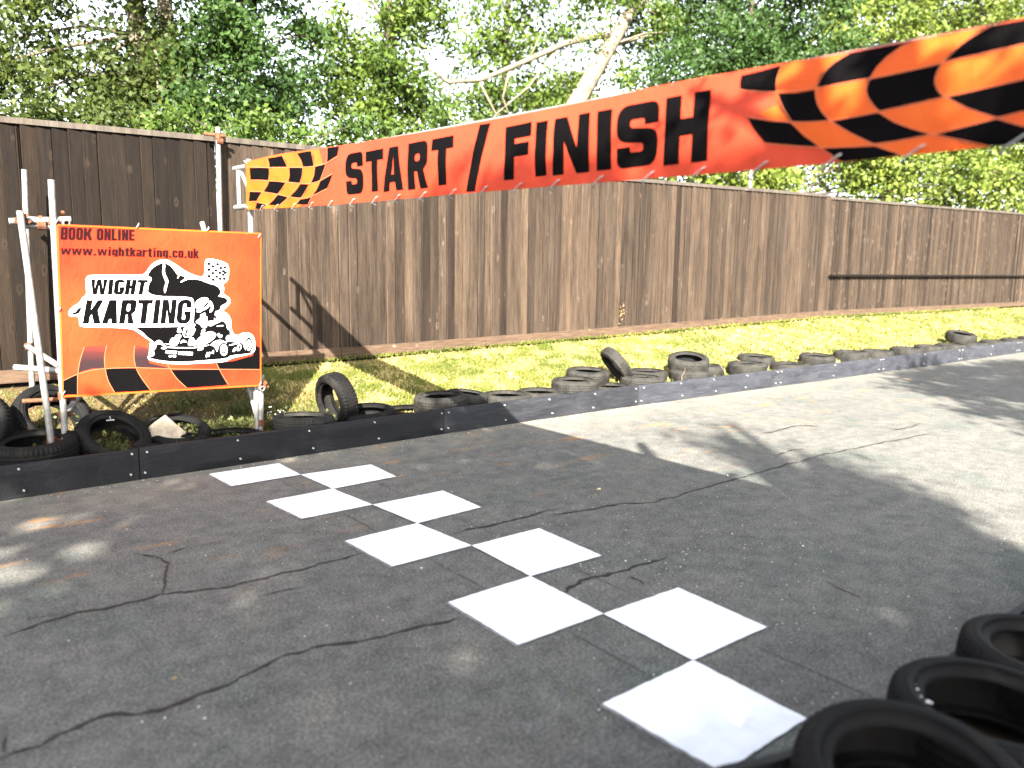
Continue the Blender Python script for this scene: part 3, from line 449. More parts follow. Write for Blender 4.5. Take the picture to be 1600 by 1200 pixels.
TREE_BLOBS = {'ivy': [(-0.42, 8.0, 4.83, 0.72, 0.72, 0.9), (-0.59, 8.0, 4.03, 0.71, 0.53, 1), (0.43, 8.0, 4.51, 0.96, 0.84, 1), (1.22, 8.0, 4.33, 0.97, 0.61, 1), (0.3, 8.0, 5.43, 0.61, 0.37, 0.45), (1.97, 8.0, 5.15, 0.56, 1.0, 1), (1.41, 8.0, 5.26, 0.62, 0.74, 0.7), (0.73, 8.0, 6.55, 2.0, 0.88, 0.8)], 'dark': [(2.6, 7.0, 4.77, 1.01, 0.89, 1.1), (2.1, 7.0, 5.28, 0.53, 0.71, 1), (3.27, 7.0, 4.78, 0.54, 0.54, 0.8), (2.8, 7.0, 4.09, 0.94, 0.47, 1), (3.63, 7.0, 5.46, 0.43, 0.74, 0.5), (2.46, 7.0, 6.41, 1.34, 0.73, 0.9), (1.86, 7.0, 4.27, 0.58, 0.58, 1)], 'poplar': [(6.61, 9.0, 5.87, 0.89, 1.48, 1), (5.84, 9.0, 5.11, 0.86, 0.86, 1), (7.27, 9.0, 7.16, 0.85, 0.77, 1), (5.49, 9.0, 6.06, 0.65, 1.01, 0.8), (6.49, 9.0, 8.25, 1.23, 1.38, 0.9), (7.26, 9.0, 5.17, 0.9, 0.75, 0.9)], 'mid': [(12.21, 12.0, 7.46, 1.37, 0.98, 0.8), (13.19, 12.0, 6.55, 1.39, 0.9, 0.9), (13.63, 12.0, 8.85, 1.24, 0.72, 0.7), (10.97, 12.0, 6.08, 1.03, 0.84, 0.7), (11.85, 12.0, 8.25, 0.98, 0.59, 0.5), (12.4, 12.0, 10.05, 2.03, 1.01, 0.8)], 'lean': [(13.54, 9.0, 8.59, 1.51, 0.66, 0.9), (15.53, 9.0, 7.99, 1.29, 1.09, 0.9), (17.42, 9.0, 9.92, 2.35, 1.28, 1), (12.63, 9.0, 7.47, 0.51, 0.4, 0.7), (14.52, 9.0, 6.98, 0.95, 0.67, 0.6)], 'right': [(15.5, 7.0, 7.12, 1.77, 1.49, 1.1), (18.43, 7.0, 8.12, 1.66, 1.66, 1.1), (17.3, 7.0, 6.74, 1.58, 0.79, 1), (13.71, 7.0, 6.36, 0.7, 0.61, 0.8), (16.68, 7.0, 9.75, 2.6, 1.2, 0.9)], 'yellow': [(23.36, 8.0, 9.4, 1.73, 1.48, 1), (27.4, 8.0, 9.93, 2.35, 1.52, 1), (33.25, 8.0, 11.72, 3.21, 1.61, 0.9), (38.13, 8.0, 11.86, 2.14, 2.14, 1), (28.42, 8.0, 12.55, 4.62, 1.45, 0.8)], 'low': [(16.03, 6.0, 4.23, 2.0, 0.73, 1.1), (21.06, 6.0, 4.64, 2.38, 1.52, 1.1), (26.83, 6.0, 5.01, 2.33, 1.94, 1.1), (33.15, 6.0, 5.77, 2.15, 2.45, 1.1), (13.8, 6.0, 4.72, 1.34, 0.84, 1), (39.07, 6.0, 6.27, 2.82, 2.82, 0.6), (12.39, 6.0, 3.97, 0.79, 0.54, 1.1), (11.06, 6.0, 3.91, 0.75, 0.48, 1.0)], 'bush': [(16.68, 14.0, 7.53, 0.65, 0.92, 1.2), (15.77, 14.0, 6.69, 0.9, 0.79, 1)]}
HEDGE_BLOBS = [[(0.74, 4.0, 3.26, 0.4, 0.31, 1.2), (1.38, 4.0, 3.26, 0.45, 0.27, 1.2), (2.08, 4.0, 3.29, 0.46, 0.3, 1.2), (2.85, 4.0, 3.41, 0.48, 0.38, 1.2)], [(3.68, 4.0, 3.5, 0.55, 0.38, 1.1), (4.6, 4.0, 3.65, 0.52, 0.41, 1.1), (5.6, 4.0, 3.81, 0.54, 0.38, 1.0), (6.72, 4.0, 3.83, 0.68, 0.4, 1)], [(-1.02, 5.0, 3.25, 0.47, 0.28, 1.1), (-0.48, 5.0, 3.28, 0.47, 0.28, 1.1), (0.11, 5.0, 3.34, 0.48, 0.33, 1.1), (0.66, 5.0, 3.41, 0.39, 0.29, 1.1)]]

# ------------------------------------------------------------------ profiles of the place
BX = [-8, 3, 4.7, 7.3, 10.6, 13.2, 16.3, 25, 45]
BY = [.045, .045, .0, -.12, -.26, -.37, -.43, -.95, -2.2]
def yb(x): return interp(x, BX, BY)                 # front face of the far barrier
FX0 = [-6, -1.7, .73, 2.1, 3.94, 7.4, 12.8, 17, 24, 45]
FZ0 = [.50, .533, .555, .555, .58, .62, .70, .68, .66, .62]
FX1 = [-6, -1.5, .82, 2.14, 3.9, 7.3, 12.5, 16.6, 23.5, 45]
FZ1 = [2.85, 2.918, 2.957, 2.963, 2.966, 3.03, 3.138, 3.21, 3.354, 3.7]
def fz0(x): return interp(x, FX0, FZ0)
def fz1(x): return interp(x, FX1, FZ1)
FY = 2.2

def hsh(x, y):
    return (sin(x * 12.9898 + y * 78.233) * 43758.5453) % 1.0
def vnoise(x, y):
    xi, yi = math.floor(x), math.floor(y); fx, fy = x - xi, y - yi
    fx = fx * fx * (3 - 2 * fx); fy = fy * fy * (3 - 2 * fy)
    a = hsh(xi, yi); b = hsh(xi + 1, yi); c = hsh(xi, yi + 1); e = hsh(xi + 1, yi + 1)
    return a + (b - a) * fx + (c - a) * fy + (a - b - c + e) * fx * fy
def bank_z(x, y):
    b = yb(x); t0 = b + .10; ztop = fz0(x) - .045
    s = min(1, max(0, (y - t0) / (FY - .1 - t0)))
    prof = interp(s, [0, .12, .28, .5, .75, 1], [.0, .10, .20, .42, .72, 1])
    z = .03 + (ztop - .03) * prof
    amp = .055 * (1 - abs(2 * s - 1)) + .012
    return z + (vnoise(x * 2.3, y * 2.3) - .5) * amp + (vnoise(x * 7, y * 7) - .5) * amp * .4

def sheet(name, xs, ys, zf, mat, kind='structure'):
    v = []; f = []
    for y in ys:
        for x in xs: v.append((x, y, zf(x, y)))
    n = len(xs)
    for j in range(len(ys) - 1):
        for i in range(n - 1):
            a = j * n + i; f.append((a, a + 1, a + n + 1, a + n))
    me = bpy.data.meshes.new(name); me.from_pydata(v, [], f); me.update()
    o = link(name, me, mat, None, True)
    return tag(o, kind=kind)

# ------------------------------------------------------------------ ground, track, bank
sheet('ground', list(np.linspace(-260, 320, 12)), list(np.linspace(-260, 320, 12)), lambda x, y: -.05, M['soil'])
xs = list(np.arange(-6, 12, .14)) + list(np.arange(12, 46, .5))
sheet('grass_bank', xs, list(np.linspace(-.25 + .39, 2.3, 26)), bank_z, M['soil'])
sheet('field', [-40, -6, 0, 6, 12, 20, 30, 46, 120], [2.3, 5, 12, 30, 120], lambda x, y: fz0(min(max(x, -6), 45)) - .03, M['soil'])
sheet('verge', [-40, -10, -3, -1.1, -.6, 2.2, 6, 45], [-40, -12, -6.4, -5.33], lambda x, y: .10 if x > -9 else .02, M['mould'])
track = MB()
track.add([(-14, -7.4, 0), (60, -7.4, 0), (60, .2, 0), (-14, .2, 0)], [(0, 1, 2, 3)])
track = track.build('track', M['asphalt']); tag(track, kind='structure')

def rough_poly(pts, step=.03, amp=.0025):
    out = []
    for i in range(len(pts)):
        a = Vector(pts[i]); b = Vector(pts[(i + 1) % len(pts)]); n = max(2, int((b - a).length / step))
        nrm = Vector((-(b - a).y, (b - a).x)).normalized()
        for k in range(n):
            out.append(a.lerp(b, k / n) + nrm * random.uniform(-amp, amp) * (k > 0))
    return out
for i, q in enumerate(SQUARES):
    p = rough_poly(q)
    me = bpy.data.meshes.new('painted_square')
    me.from_pydata([(a.x, a.y, .008) for a in p], [], [tuple(range(len(p)))]); me.update()
    link('painted_square', me, M['paint'], track)
    # an older, greyer coat peeping out along two edges
    c = sum((Vector(a) for a in q), Vector((0, 0))) / 4
    s = -1 if i < 5 else 1
    p2 = rough_poly([(a[0] + .014 * s, a[1] + random.uniform(-.004, .004)) for a in q], .02, .004)
    me = bpy.data.meshes.new('old_paint')
    me.from_pydata([(a.x, a.y, .004) for a in p2], [], [tuple(range(len(p2)))]); me.update()
    link('old_paint', me, M['oldpaint'], track)

def ribbon(pts, w, z, name, mat, parent, jit=.5, step=.03):
    P = [Vector(pts[0])]
    for a, b in zip(pts, pts[1:]):
        a = Vector(a); b = Vector(b); n = max(1, int((b - a).length / step))
        for k in range(1, n + 1): P.append(a.lerp(b, k / n))
    v = []; f = []
    for i, p in enumerate(P):
        t = (P[min(i + 1, len(P) - 1)] - P[max(i - 1, 0)]).normalized(); nr = Vector((-t.y, t.x))
        off = (vnoise(p.x * 9, p.y * 9 + 3) - .5) * w * 2.4 * jit + (random.random() - .5) * w * jit
        e = min(1, min(i, len(P) - 1 - i) / 4 + .15)
        ww = w * .5 * e * random.uniform(1 - jit * .7, 1 + jit * .7)
        c = p + nr * off
        v += [tuple(c + nr * ww) + (z,), tuple(c - nr * ww) + (z,)]
    for i in range(len(P) - 1):
        f.append((2 * i, 2 * i + 1, 2 * i + 3, 2 * i + 2))
    me = bpy.data.meshes.new(name); me.from_pydata(v, [], f); me.update()
    return link(name, me, mat, parent)
for i, (c, w) in enumerate(zip(CRACKS, CRACKW)):
    ribbon(c, w * 1.5, .0035 + .0002 * i, 'crack', M['crack'], track, 1.0)
for X, y0s in ((.31, [(-.61, -1.08), (-1.63, -2.12), (-2.71, -3.29), (-3.88, -4.42)]), (-.27, [(-.13, -.56), (-1.1, -1.6), (-2.17, -2.69), (-3.29, -3.84), (-4.43, -4.96)])):
    for a, b in y0s:
        ribbon([(X, a), (X - .005, b)], .0018, .010, 'groove', M['palegroove'], track, .8)
for X, y0s in ((.31, [(-.15, -.6), (-1.09, -1.6), (-2.16, -2.68), (-3.29, -3.84), (-4.44, -5.2)]), (-.26, [(-.58, -1.08), (-1.62, -2.15), (-2.71, -3.27), (-3.87, -4.4)])):
    for a, b in y0s:
        ribbon([(X + (a > -2) * .02, a), (X - .01 * (a < -3), b)], .0042, .0046, 'groove', M['crack'], track, .35)

# grit on the asphalt: nobody counts it
g = MB()
rnd = random.Random(3)
for i in range(900):
    u = rnd.random()
    if u < .45: x, y = rnd.uniform(-2.5, 5), yb(0) - abs(rnd.gauss(0, .12)) - .01
    elif u < .8: x, y = rnd.gauss(.7, .8), rnd.gauss(-3.6, .9)
    else: x, y = rnd.uniform(-2.3, 4), rnd.uniform(-5, 0)
    if y > .03 or y < -5.1: continue
    r = rnd.uniform(.0022, .0055) * (1.7 if rnd.random() < .05 else 1)
    n = 5; a0 = rnd.uniform(0, 6)
    vs = [(x + r * cos(a0 + k * 2 * pi / n) * rnd.uniform(.7, 1.2), y + r * sin(a0 + k * 2 * pi / n) * rnd.uniform(.7, 1.2), .002) for k in range(n)] + [(x, y, .002 + r * .8)]
    g.add(vs, [(k, (k + 1) % n, n) for k in range(n)])
tag(g.build('grit', M['pebble']), kind='stuff')
g = MB()
def flatleaf(g, x, y, z, r, a, rnd, up=.3):
    n = 6; vs = []
    for k in range(n):
        q = a + k * 2 * pi / n; rr = r * (1.0 if k % 3 == 0 else .55)
        vs.append((x + rr * cos(q), y + rr * sin(q), z + rnd.uniform(0, up) * r))
    g.add(vs, [tuple(range(n))])
for i in range(150):
    x = rnd.uniform(-2.3, 6); y = yb(x) - abs(rnd.gauss(0, .25)) - .02 if rnd.random() < .7 else rnd.uniform(-4.8, 0)
    flatleaf(g, x, y, .004, rnd.uniform(.006, .016), rnd.uniform(0, 6), rnd)
tag(g.build('leaf_litter', M['litter']), kind='stuff')
g = MB(); flatleaf(g, 1.54, -2.33, .006, .032, .4, rnd, .6)
o = g.build('fallen_leaf', plain('yellowed_leaf', (.62, .50, .22), .7, .3)); tag(o, 'curled pale yellow leaf lying alone on the dark asphalt beside the cracks', 'leaf')
g = MB(); g.tube([(1.27, -4.32, .006), (1.22, -4.42, .012), (1.21, -4.54, .006)], .0025, 5)
tag(g.build('twig', M['bark_dark']), 'thin curved black twig on the asphalt in front of the near tyres', 'twig')

# ------------------------------------------------------------------ barriers
def barrier(name, label, xs, ys, joints, face, h=.25, z0=.0, boltmat=M['bolt']):
    root = empty(name, (joints[0], interp(joints[0], xs, ys), 0), label, 'barrier')
    for a, b in zip(joints, joints[1:]):
        n = max(2, int((b - a) / .12)); m = MB(); th = .03
        X = [a + .004 + (b - a - .008) * i / n for i in range(n + 1)]
        Z = [z0, z0 + .004, z0 + h * .33, z0 + h * .66, z0 + h - .006, z0 + h]
        base = 0; ph = random.uniform(0, 9); v = []
        dz = random.uniform(-.006, .006)
        for x in X:
            y = interp(x, xs, ys)
            bow = .008 * sin((x - a) / (b - a) * pi) + .010 * (vnoise(x * 2.1 + ph, 1.3) - .5)
            for k, z in enumerate(Z):
                wob = bow + .006 * (vnoise(x * 2.7, k * 1.7 + ph) - .5)
                v.append((x, y - face * (wob if 0 < k < 5 else wob - .004), z + (dz if k > 3 else 0)))
            for z in (Z[-1] + dz, Z[0]):
                v.append((x, y + face * th, z))
        c = len(Z) + 2; f = []
        for i in range(len(X) - 1):
            for k in range(c):
                p, q = i * c + k, i * c + (k + 1) % c
                f.append((p, p + c, q + c, q) if face > 0 else (q, q + c, p + c, p))
        f.append(tuple(range(c))); f.append(tuple(len(v) - 1 - k for k in range(c)))
        m.add(v, f)
        bd = m.build('barrier_board', M['board' if face < 0 or a < 1 else 'board_half_sun_tone' if a < 4 else 'board_sun_tone'], root); autosmooth(bd, 30)  # boards standing in the sun get the paler, sun-painted copies
        L = b - a
        spots = [.06, L * .27, L * .5, L * .73, L - .06] if L > 1.5 else [.06, L - .06]
        if a > 7: spots = spots[::2]
        for s in spots:
            for z in (.055, h - .035):
                x = a + s + random.uniform(-.03, .03); y = interp(x, xs, ys) - face * (.010 + .008 * sin(s / L * pi))
                bt = MB(); bt.tube([(x, y + face * .012, z), (x, y - face * .006, z)], .0075, 8)
                bt.build('bolt', boltmat, bd)
    return root
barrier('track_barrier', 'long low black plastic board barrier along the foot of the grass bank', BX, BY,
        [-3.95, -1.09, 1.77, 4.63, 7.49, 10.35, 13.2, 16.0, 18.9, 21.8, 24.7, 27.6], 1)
NX = [-1.6, -.89, -.80, -.63, -.3, .3, 3, 6]; NY = [-5.02, -5.14, -5.19, -5.24, -5.285, -5.285, -5.29, -5.30]
barrier('near_barrier', 'low black board barrier in the near right corner, in front of the three big tyres', NX, NY, [-1.6, -.36, 1.9, 4.2, 6.0], -1)

# ------------------------------------------------------------------ fence
fence = empty('wooden_fence', (0, FY, .55), 'tall closeboard timber fence of upright brown boards running behind the grass bank', 'fence')
def fence_section(x0, x1, mat, y=FY, gap=.0, lift=0.0):
    m = MB(); x = x0; rnd = random.Random(int(x0 * 100) + 5)
    while x < x1 - .02:
        w = rnd.uniform(.118, .136); xe = min(x + w, x1)
        zt = fz1(x) - .015 + rnd.uniform(-.012, .006) + lift; zb = fz0(x) + .12
        lean = rnd.uniform(-.003, .003); t = rnd.uniform(.018, .032); d = rnd.uniform(-.004, .004); gp = rnd.choice((.002, .004, .004, .007))
        yl = y - t - d; yr = y - .007 - d; tone = min(1, max(0, rnd.gauss(.5, .24)))
        xr = xe - gp
        v = [(x, yl, zb), (xr, yr, zb), (xr, y + .006, zb), (x, y + .006 - .008, zb), (x + lean, yl, zt), (xr + lean, yr, zt), (xr + lean, y + .006, zt), (x + lean, y + .006 - .008, zt)]
        m.add(v, [(3, 2, 1, 0), (4, 5, 6, 7), (0, 1, 5, 4), (1, 2, 6, 5), (2, 3, 7, 6), (3, 0, 4, 7)], tone)
        if rnd.random() < .75:        # paler strip along the thick edge
            e_ = rnd.uniform(.005, .011); za, zc = zb, zt - rnd.uniform(0, .3)
            m.add([(x - .0015, yl - .0018, za), (x + e_, yl - .0012, za), (x + e_ + lean, yl - .0012, zc), (x - .0015 + lean, yl - .0018, zc)], [(0, 1, 2, 3)], min(1, tone + rnd.uniform(.3, .6)))
        x = xe
    m.add([(x0, y + .012, fz0(x0) - .06), (x1, y + .012, fz0(x1) - .06), (x1, y + .012, fz1(x1) - .03 + lift), (x0, y + .012, fz1(x0) - .03 + lift)], [(0, 1, 2, 3)], 0.0)
    m.build('board_panel', mat, fence, tones=True)
    g = MB(); zz0 = fz0(x0); zz1 = fz0(x1); ya, yc = y - .045, y - .004
    g.add([(x0, ya, zz0 + .004), (x1 - .004, ya, zz1 + .004), (x1 - .004, yc, zz1 + .004), (x0, yc, zz0 + .004), (x0, ya, zz0 + .125), (x1 - .004, ya, zz1 + .125), (x1 - .004, yc, zz1 + .125), (x0, yc, zz0 + .125)],
          [(3, 2, 1, 0), (4, 5, 6, 7), (0, 1, 5, 4), (1, 2, 6, 5), (2, 3, 7, 6), (3, 0, 4, 7)], rnd.uniform(.3, .7))
    g.build('gravel_board', M['gravel'], fence, tones=True)
    c = MB(); a, b = fz1(x0) + lift, fz1(x1) + lift
    c.add([(x0, y - .04, a - .035), (x1, y - .04, b - .035), (x1, y + .035, b - .035), (x0, y + .035, a - .035), (x0, y - .04, a + .018), (x1, y - .04, b + .018), (x1, y + .035, b + .018), (x0, y + .035, a + .018)],
          [(3, 2, 1, 0), (4, 5, 6, 7), (0, 1, 5, 4), (1, 2, 6, 5), (2, 3, 7, 6), (3, 0, 4, 7)], .55)
    c.build('capping_rail', M['cap'], fence, tones=True)

def wood_h():
    t = NT('gravel_board_wood'); v = t.coord((.06, 1, 1))
    gr = t.noise(v, 80, 5, .65); c = t.ramp(gr, [(.3, (.028, .018, .012)), (.55, (.062, .040, .026)), (.8, (.10, .070, .048))])
    vo = t.n('ShaderNodeTexVoronoi'); vo.inputs['Scale'].default_value = 3.2; t.l(t.coord((.8, 1, 1.2)), vo.inputs['Vector'])
    c = t.mix(t.ramp(vo.outputs['Distance'], [(.02, 1.0), (.09, 0.0)]), c, (.18, .12, .08))
    t.color(c); t.rough(.9); t.spec(.15); t.bump(gr, .5, .004); return t.m
M['gravel'] = wood_h()
M['cap'] = mat_wood('grey_capping_wood', (.025, .021, .018), (.050, .043, .036), (.085, .075, .064))
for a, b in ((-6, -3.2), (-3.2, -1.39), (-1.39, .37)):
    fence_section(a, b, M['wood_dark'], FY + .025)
for a, b in ((.37, 1.76), (1.765, 3.93), (3.935, 6.1), (6.105, 8.3), (8.305, 10.5), (10.505, 12.6)):
    fence_section(a, b, M['wood'])
for a, b in ((12.7, 15.6), (15.605, 18.5), (18.505, 21.4), (21.405, 24.3), (24.305, 27.2), (27.205, 30.1)):
    fence_section(a, b, M['wood'], FY + .04, lift=-.03)
r = MB(); r.box(12.9, 30.1, FY - .075, FY - .02, 1.53, 1.57); r.build('rail', M['wood_dark'], fence)
p = MB(); p.box(12.58, 12.72, FY - .04, FY + .06, .62, 3.14, .8); p.build('fence_post', M['wood'], fence, tones=True)
# knot of dead ivy pinned to the boards
g = MB(); rnd = random.Random(5)
for i in range(40):
    x, z = 6.62 + rnd.gauss(0, .045), .98 + rnd.gauss(0, .075)
    s = rnd.uniform(.012, .03); a = rnd.uniform(0, 6)
    g.add([(x - s * cos(a), FY - .04 - rnd.uniform(0, .03), z - s * sin(a)), (x + s * .5, FY - .05, z - s * .2), (x + s * cos(a), FY - .04, z + s * sin(a)), (x - s * .4, FY - .06, z + s * .4)], [(0, 1, 2, 3)])
tag(g.build('dead_ivy', M['litter']), 'small brown tuft of dried ivy clinging low on the lit fence boards', 'dead ivy')

# ------------------------------------------------------------------ scaffold tubes
def coupler(name, parent, p, axis, r=.024, mat=None):
    m = MB(); p = Vector(p); t = Vector(axis).normalized(); u = t.orthogonal().normalized(); w = t.cross(u)
    m.tube([p - t * .028, p + t * .028], r * 1.42, 10)
    m.obox(p + u * r * 1.9, u, w, t, .018, .014, .022)
    m.tube([p + u * r * 1.6 - w * .05, p + u * r * 1.6 + w * .045], .007, 6)
    m.obox(p + u * r * 1.6 + w * .045, u, w, t, .013, .009, .013)
    return m.build(name, mat or M['rusty'], parent)
TR = .024
def tube_part(name, parent, a, b, r=TR, mat=None):
    m = MB(); m.pipe(a, b, r); o = m.build(name, mat or M['galv'], parent); autosmooth(o, 50); return o

SY = .45                                             # plane of the sign
frame = empty('scaffold', (-1.5, SY, .1), 'galvanised scaffold frame with rusty clamps carrying the orange karting sign', 'scaffold')
tube_part('upright', frame, (-1.51, SY + .04, .06), (-1.475, SY + .04, 2.27))
tube_part('upright', frame, (-1.49, 1.93, .45), (-1.42, 1.93, 2.46))
tube_part('raking_tube', frame, (-1.60, SY + .02, .22), (-1.70, SY - .01, 2.03))
tube_part('ledger', frame, (-1.76, SY + .09, 1.955), (-1.36, SY + .055, 1.985))
tube_part('ledger', frame, (-1.44, 2.0, 2.04), (-1.40, SY + .0, 1.955))
tube_part('ledger', frame, (-1.68, SY + .09, 1.925), (-1.46, SY + .085, 1.92), .020)
tube_part('ledger', frame, (-1.78, SY + .25, .86), (-1.44, SY + .09, .82))
tube_part('ledger', frame, (-1.5, 1.96, .90), (-1.47, SY + .1, .84))
tube_part('ledger', frame, (-1.75, SY + .2, .60), (-1.40, SY + .11, .60), .018, M['rusty'])
tube_part('brace', frame, (-1.52, SY + .08, .44), (-.95, 1.5, .78))
tube_part('upright', frame, (.075, SY + .07, .17), (.10, SY + .07, .68))
tube_part('ledger', frame, (.065, SY - .03, .565), (.10, 1.9, .60), .022)
tube_part('brace', frame, (.09, SY + .10, .17), (-.02, 1.55, 2.05))
tube_part('ledger', frame, (.075, SY + .02, 1.90), (.085, 2.1, 1.93))
tube_part('ledger', frame, (-1.44, SY + .07, 1.30), (.03, SY + .07, 1.28))
for p_, ax in [((-1.70, SY + .02, 1.96), (0, 1, 0)), ((-1.48, SY + .06, 1.97), (0, 0, 1)), ((-1.43, 1.93, 2.04), (0, 0, 1)), ((-1.56, SY + .07, 1.93), (1, 0, 0)), ((-1.41, SY + .08, 1.975), (1, 0, 0)),
               ((-1.50, SY + .05, .64), (0, 0, 1)), ((-1.60, SY + .03, .30), (0, 0, 1)), ((-1.50, SY + .08, .48), (0, 0, 1)), ((-1.49, 1.92, .90), (0, 0, 1)), ((.08, SY + .07, .24), (0, 0, 1)), ((.085, SY + .05, .57), (0, 1, 0))]:
    coupler('coupler', frame, p_, ax)
fp = empty('scaffold_pole', (.34, 2.08, .5), 'single pale scaffold pole standing against the fence with a rusty clamp on top', 'scaffold pole')
tube_part('tube', fp, (.30, 2.04, .50), (.355, 2.06, 3.04))
tube_part('cross_tube', fp, (.22, 2.09, 2.965), (.42, 2.02, 2.955), .018, M['rusty'])
coupler('coupler', fp, (.352, 2.05, 2.95), (0, 0, 1)); coupler('coupler', fp, (.36, 2.045, 2.90), (1, 0, 0))

# gantry: two standards carrying a ladder beam across the track
gan = empty('banner_gantry', (.03, SY, .1), 'pale scaffold ladder beam on posts that spans the track behind the start banner', 'gantry')
BXC = .055
tube_part('post', gan, (.048, .53, .12), (.055, .53, 2.56))
tube_part('post', gan, (.05, -6.45, .0), (.05, -6.45, 2.5))
tube_part('chord', gan, (BXC, .86, 2.505), (BXC, -6.9, 2.40))
tube_part('chord', gan, (BXC, .87, 2.165), (BXC, -6.9, 2.09))
def zch(y, top): return interp(y, [-6.9, .86], [2.40, 2.505] if top else [2.09, 2.165])
yy = .78
k = 0
while yy > -6.8:
    tube_part('rung', gan, (BXC, yy, zch(yy, 0)), (BXC, yy, zch(yy, 1)), .019)
    if k % 2 == 0: tube_part('diagonal', gan, (BXC, yy - .04, zch(yy, 1) - .01), (BXC, yy - .36, zch(yy - .36, 0) + .02), .017)
    yy -= .52; k += 1
for p_ in [(.055, .53, 2.50), (.055, .53, 2.175)]:
    coupler('coupler', gan, p_, (0, 0, 1))

# ------------------------------------------------------------------ print work: flat polygons and letters
def tess(mb, contours, fn, off):
    """contours: outer + holes in art coordinates; fn maps (u, v, off) to the world"""
    cs = [[Vector((p[0], p[1], 0)) for p in c] for c in contours]
    tris = tessellate_polygon(cs)
    flat = [p for c in cs for p in c]
    mb.add([fn(p.x, p.y, off) for p in flat], [t for t in tris])

def fillet(path, r, n=6, closed=False):
    P = [Vector(p) for p in path]; out = []
    N = len(P)
    for i, p in enumerate(P):
        if not closed and (i == 0 or i == N - 1): out.append(p); continue
        a = P[(i - 1) % N]; b = P[(i + 1) % N]
        da = (a - p); db = (b - p); la, lb = da.length, db.length
        rr = min(r, la * .5, lb * .5)
        if rr < 1e-4: out.append(p); continue
        s = p + da.normalized() * rr; e = p + db.normalized() * rr
        for k in range(n + 1):
            t = k / n; out.append(s * (1 - t) ** 2 + p * 2 * t * (1 - t) + e * t * t)
    return out
def fillet_var(pr, n=6):
    out = []; N = len(pr)
    for i, (x, y, r) in enumerate(pr):
        p = Vector((x, y)); a = Vector(pr[i - 1][:2]); b = Vector(pr[(i + 1) % N][:2])
        da, db = a - p, b - p; rr_ = min(r, da.length * .5, db.length * .5)
        if rr_ < 1e-4: out.append(p); continue
        s = p + da.normalized() * rr_; e = p + db.normalized() * rr_
        for k in range(n + 1):
            t = k / n; out.append(s * (1 - t) ** 2 + p * 2 * t * (1 - t) + e * t * t)
    return out
def stroke(path, s, sy=None):
    """outline of a thick line with mitred joints (s across verticals, sy across horizontals)"""
    sy = sy or s
    P = []
    for p in path:
        p = Vector(p)
        if not P or (p - P[-1]).length > 1e-4: P.append(p)
    L = []; R = []
    for i, p in enumerate(P):
        if i == 0: d1 = d2 = (P[1] - P[0]).normalized()
        elif i == len(P) - 1: d1 = d2 = (P[-1] - P[-2]).normalized()
        else: d1 = (p - P[i - 1]).normalized(); d2 = (P[i + 1] - p).normalized()
        n = (Vector((-d1.y, d1.x)) + Vector((-d2.y, d2.x)))
        n = n.normalized() if n.length > 1e-6 else Vector((-d1.y, d1.x))
        c = max(.45, n.dot(Vector((-d1.y, d1.x))))
        o = Vector((n.x * s / 2, n.y * sy / 2)) / c
        L.append(p + o); R.append(p - o)
    return [tuple(q) for q in L + R[::-1]]
def rr(x0, y0, x1, y1, r):
    return [tuple(p) for p in fillet([(x0, y0), (x1, y0), (x1, y1), (x0, y1)], r, 5, True)]

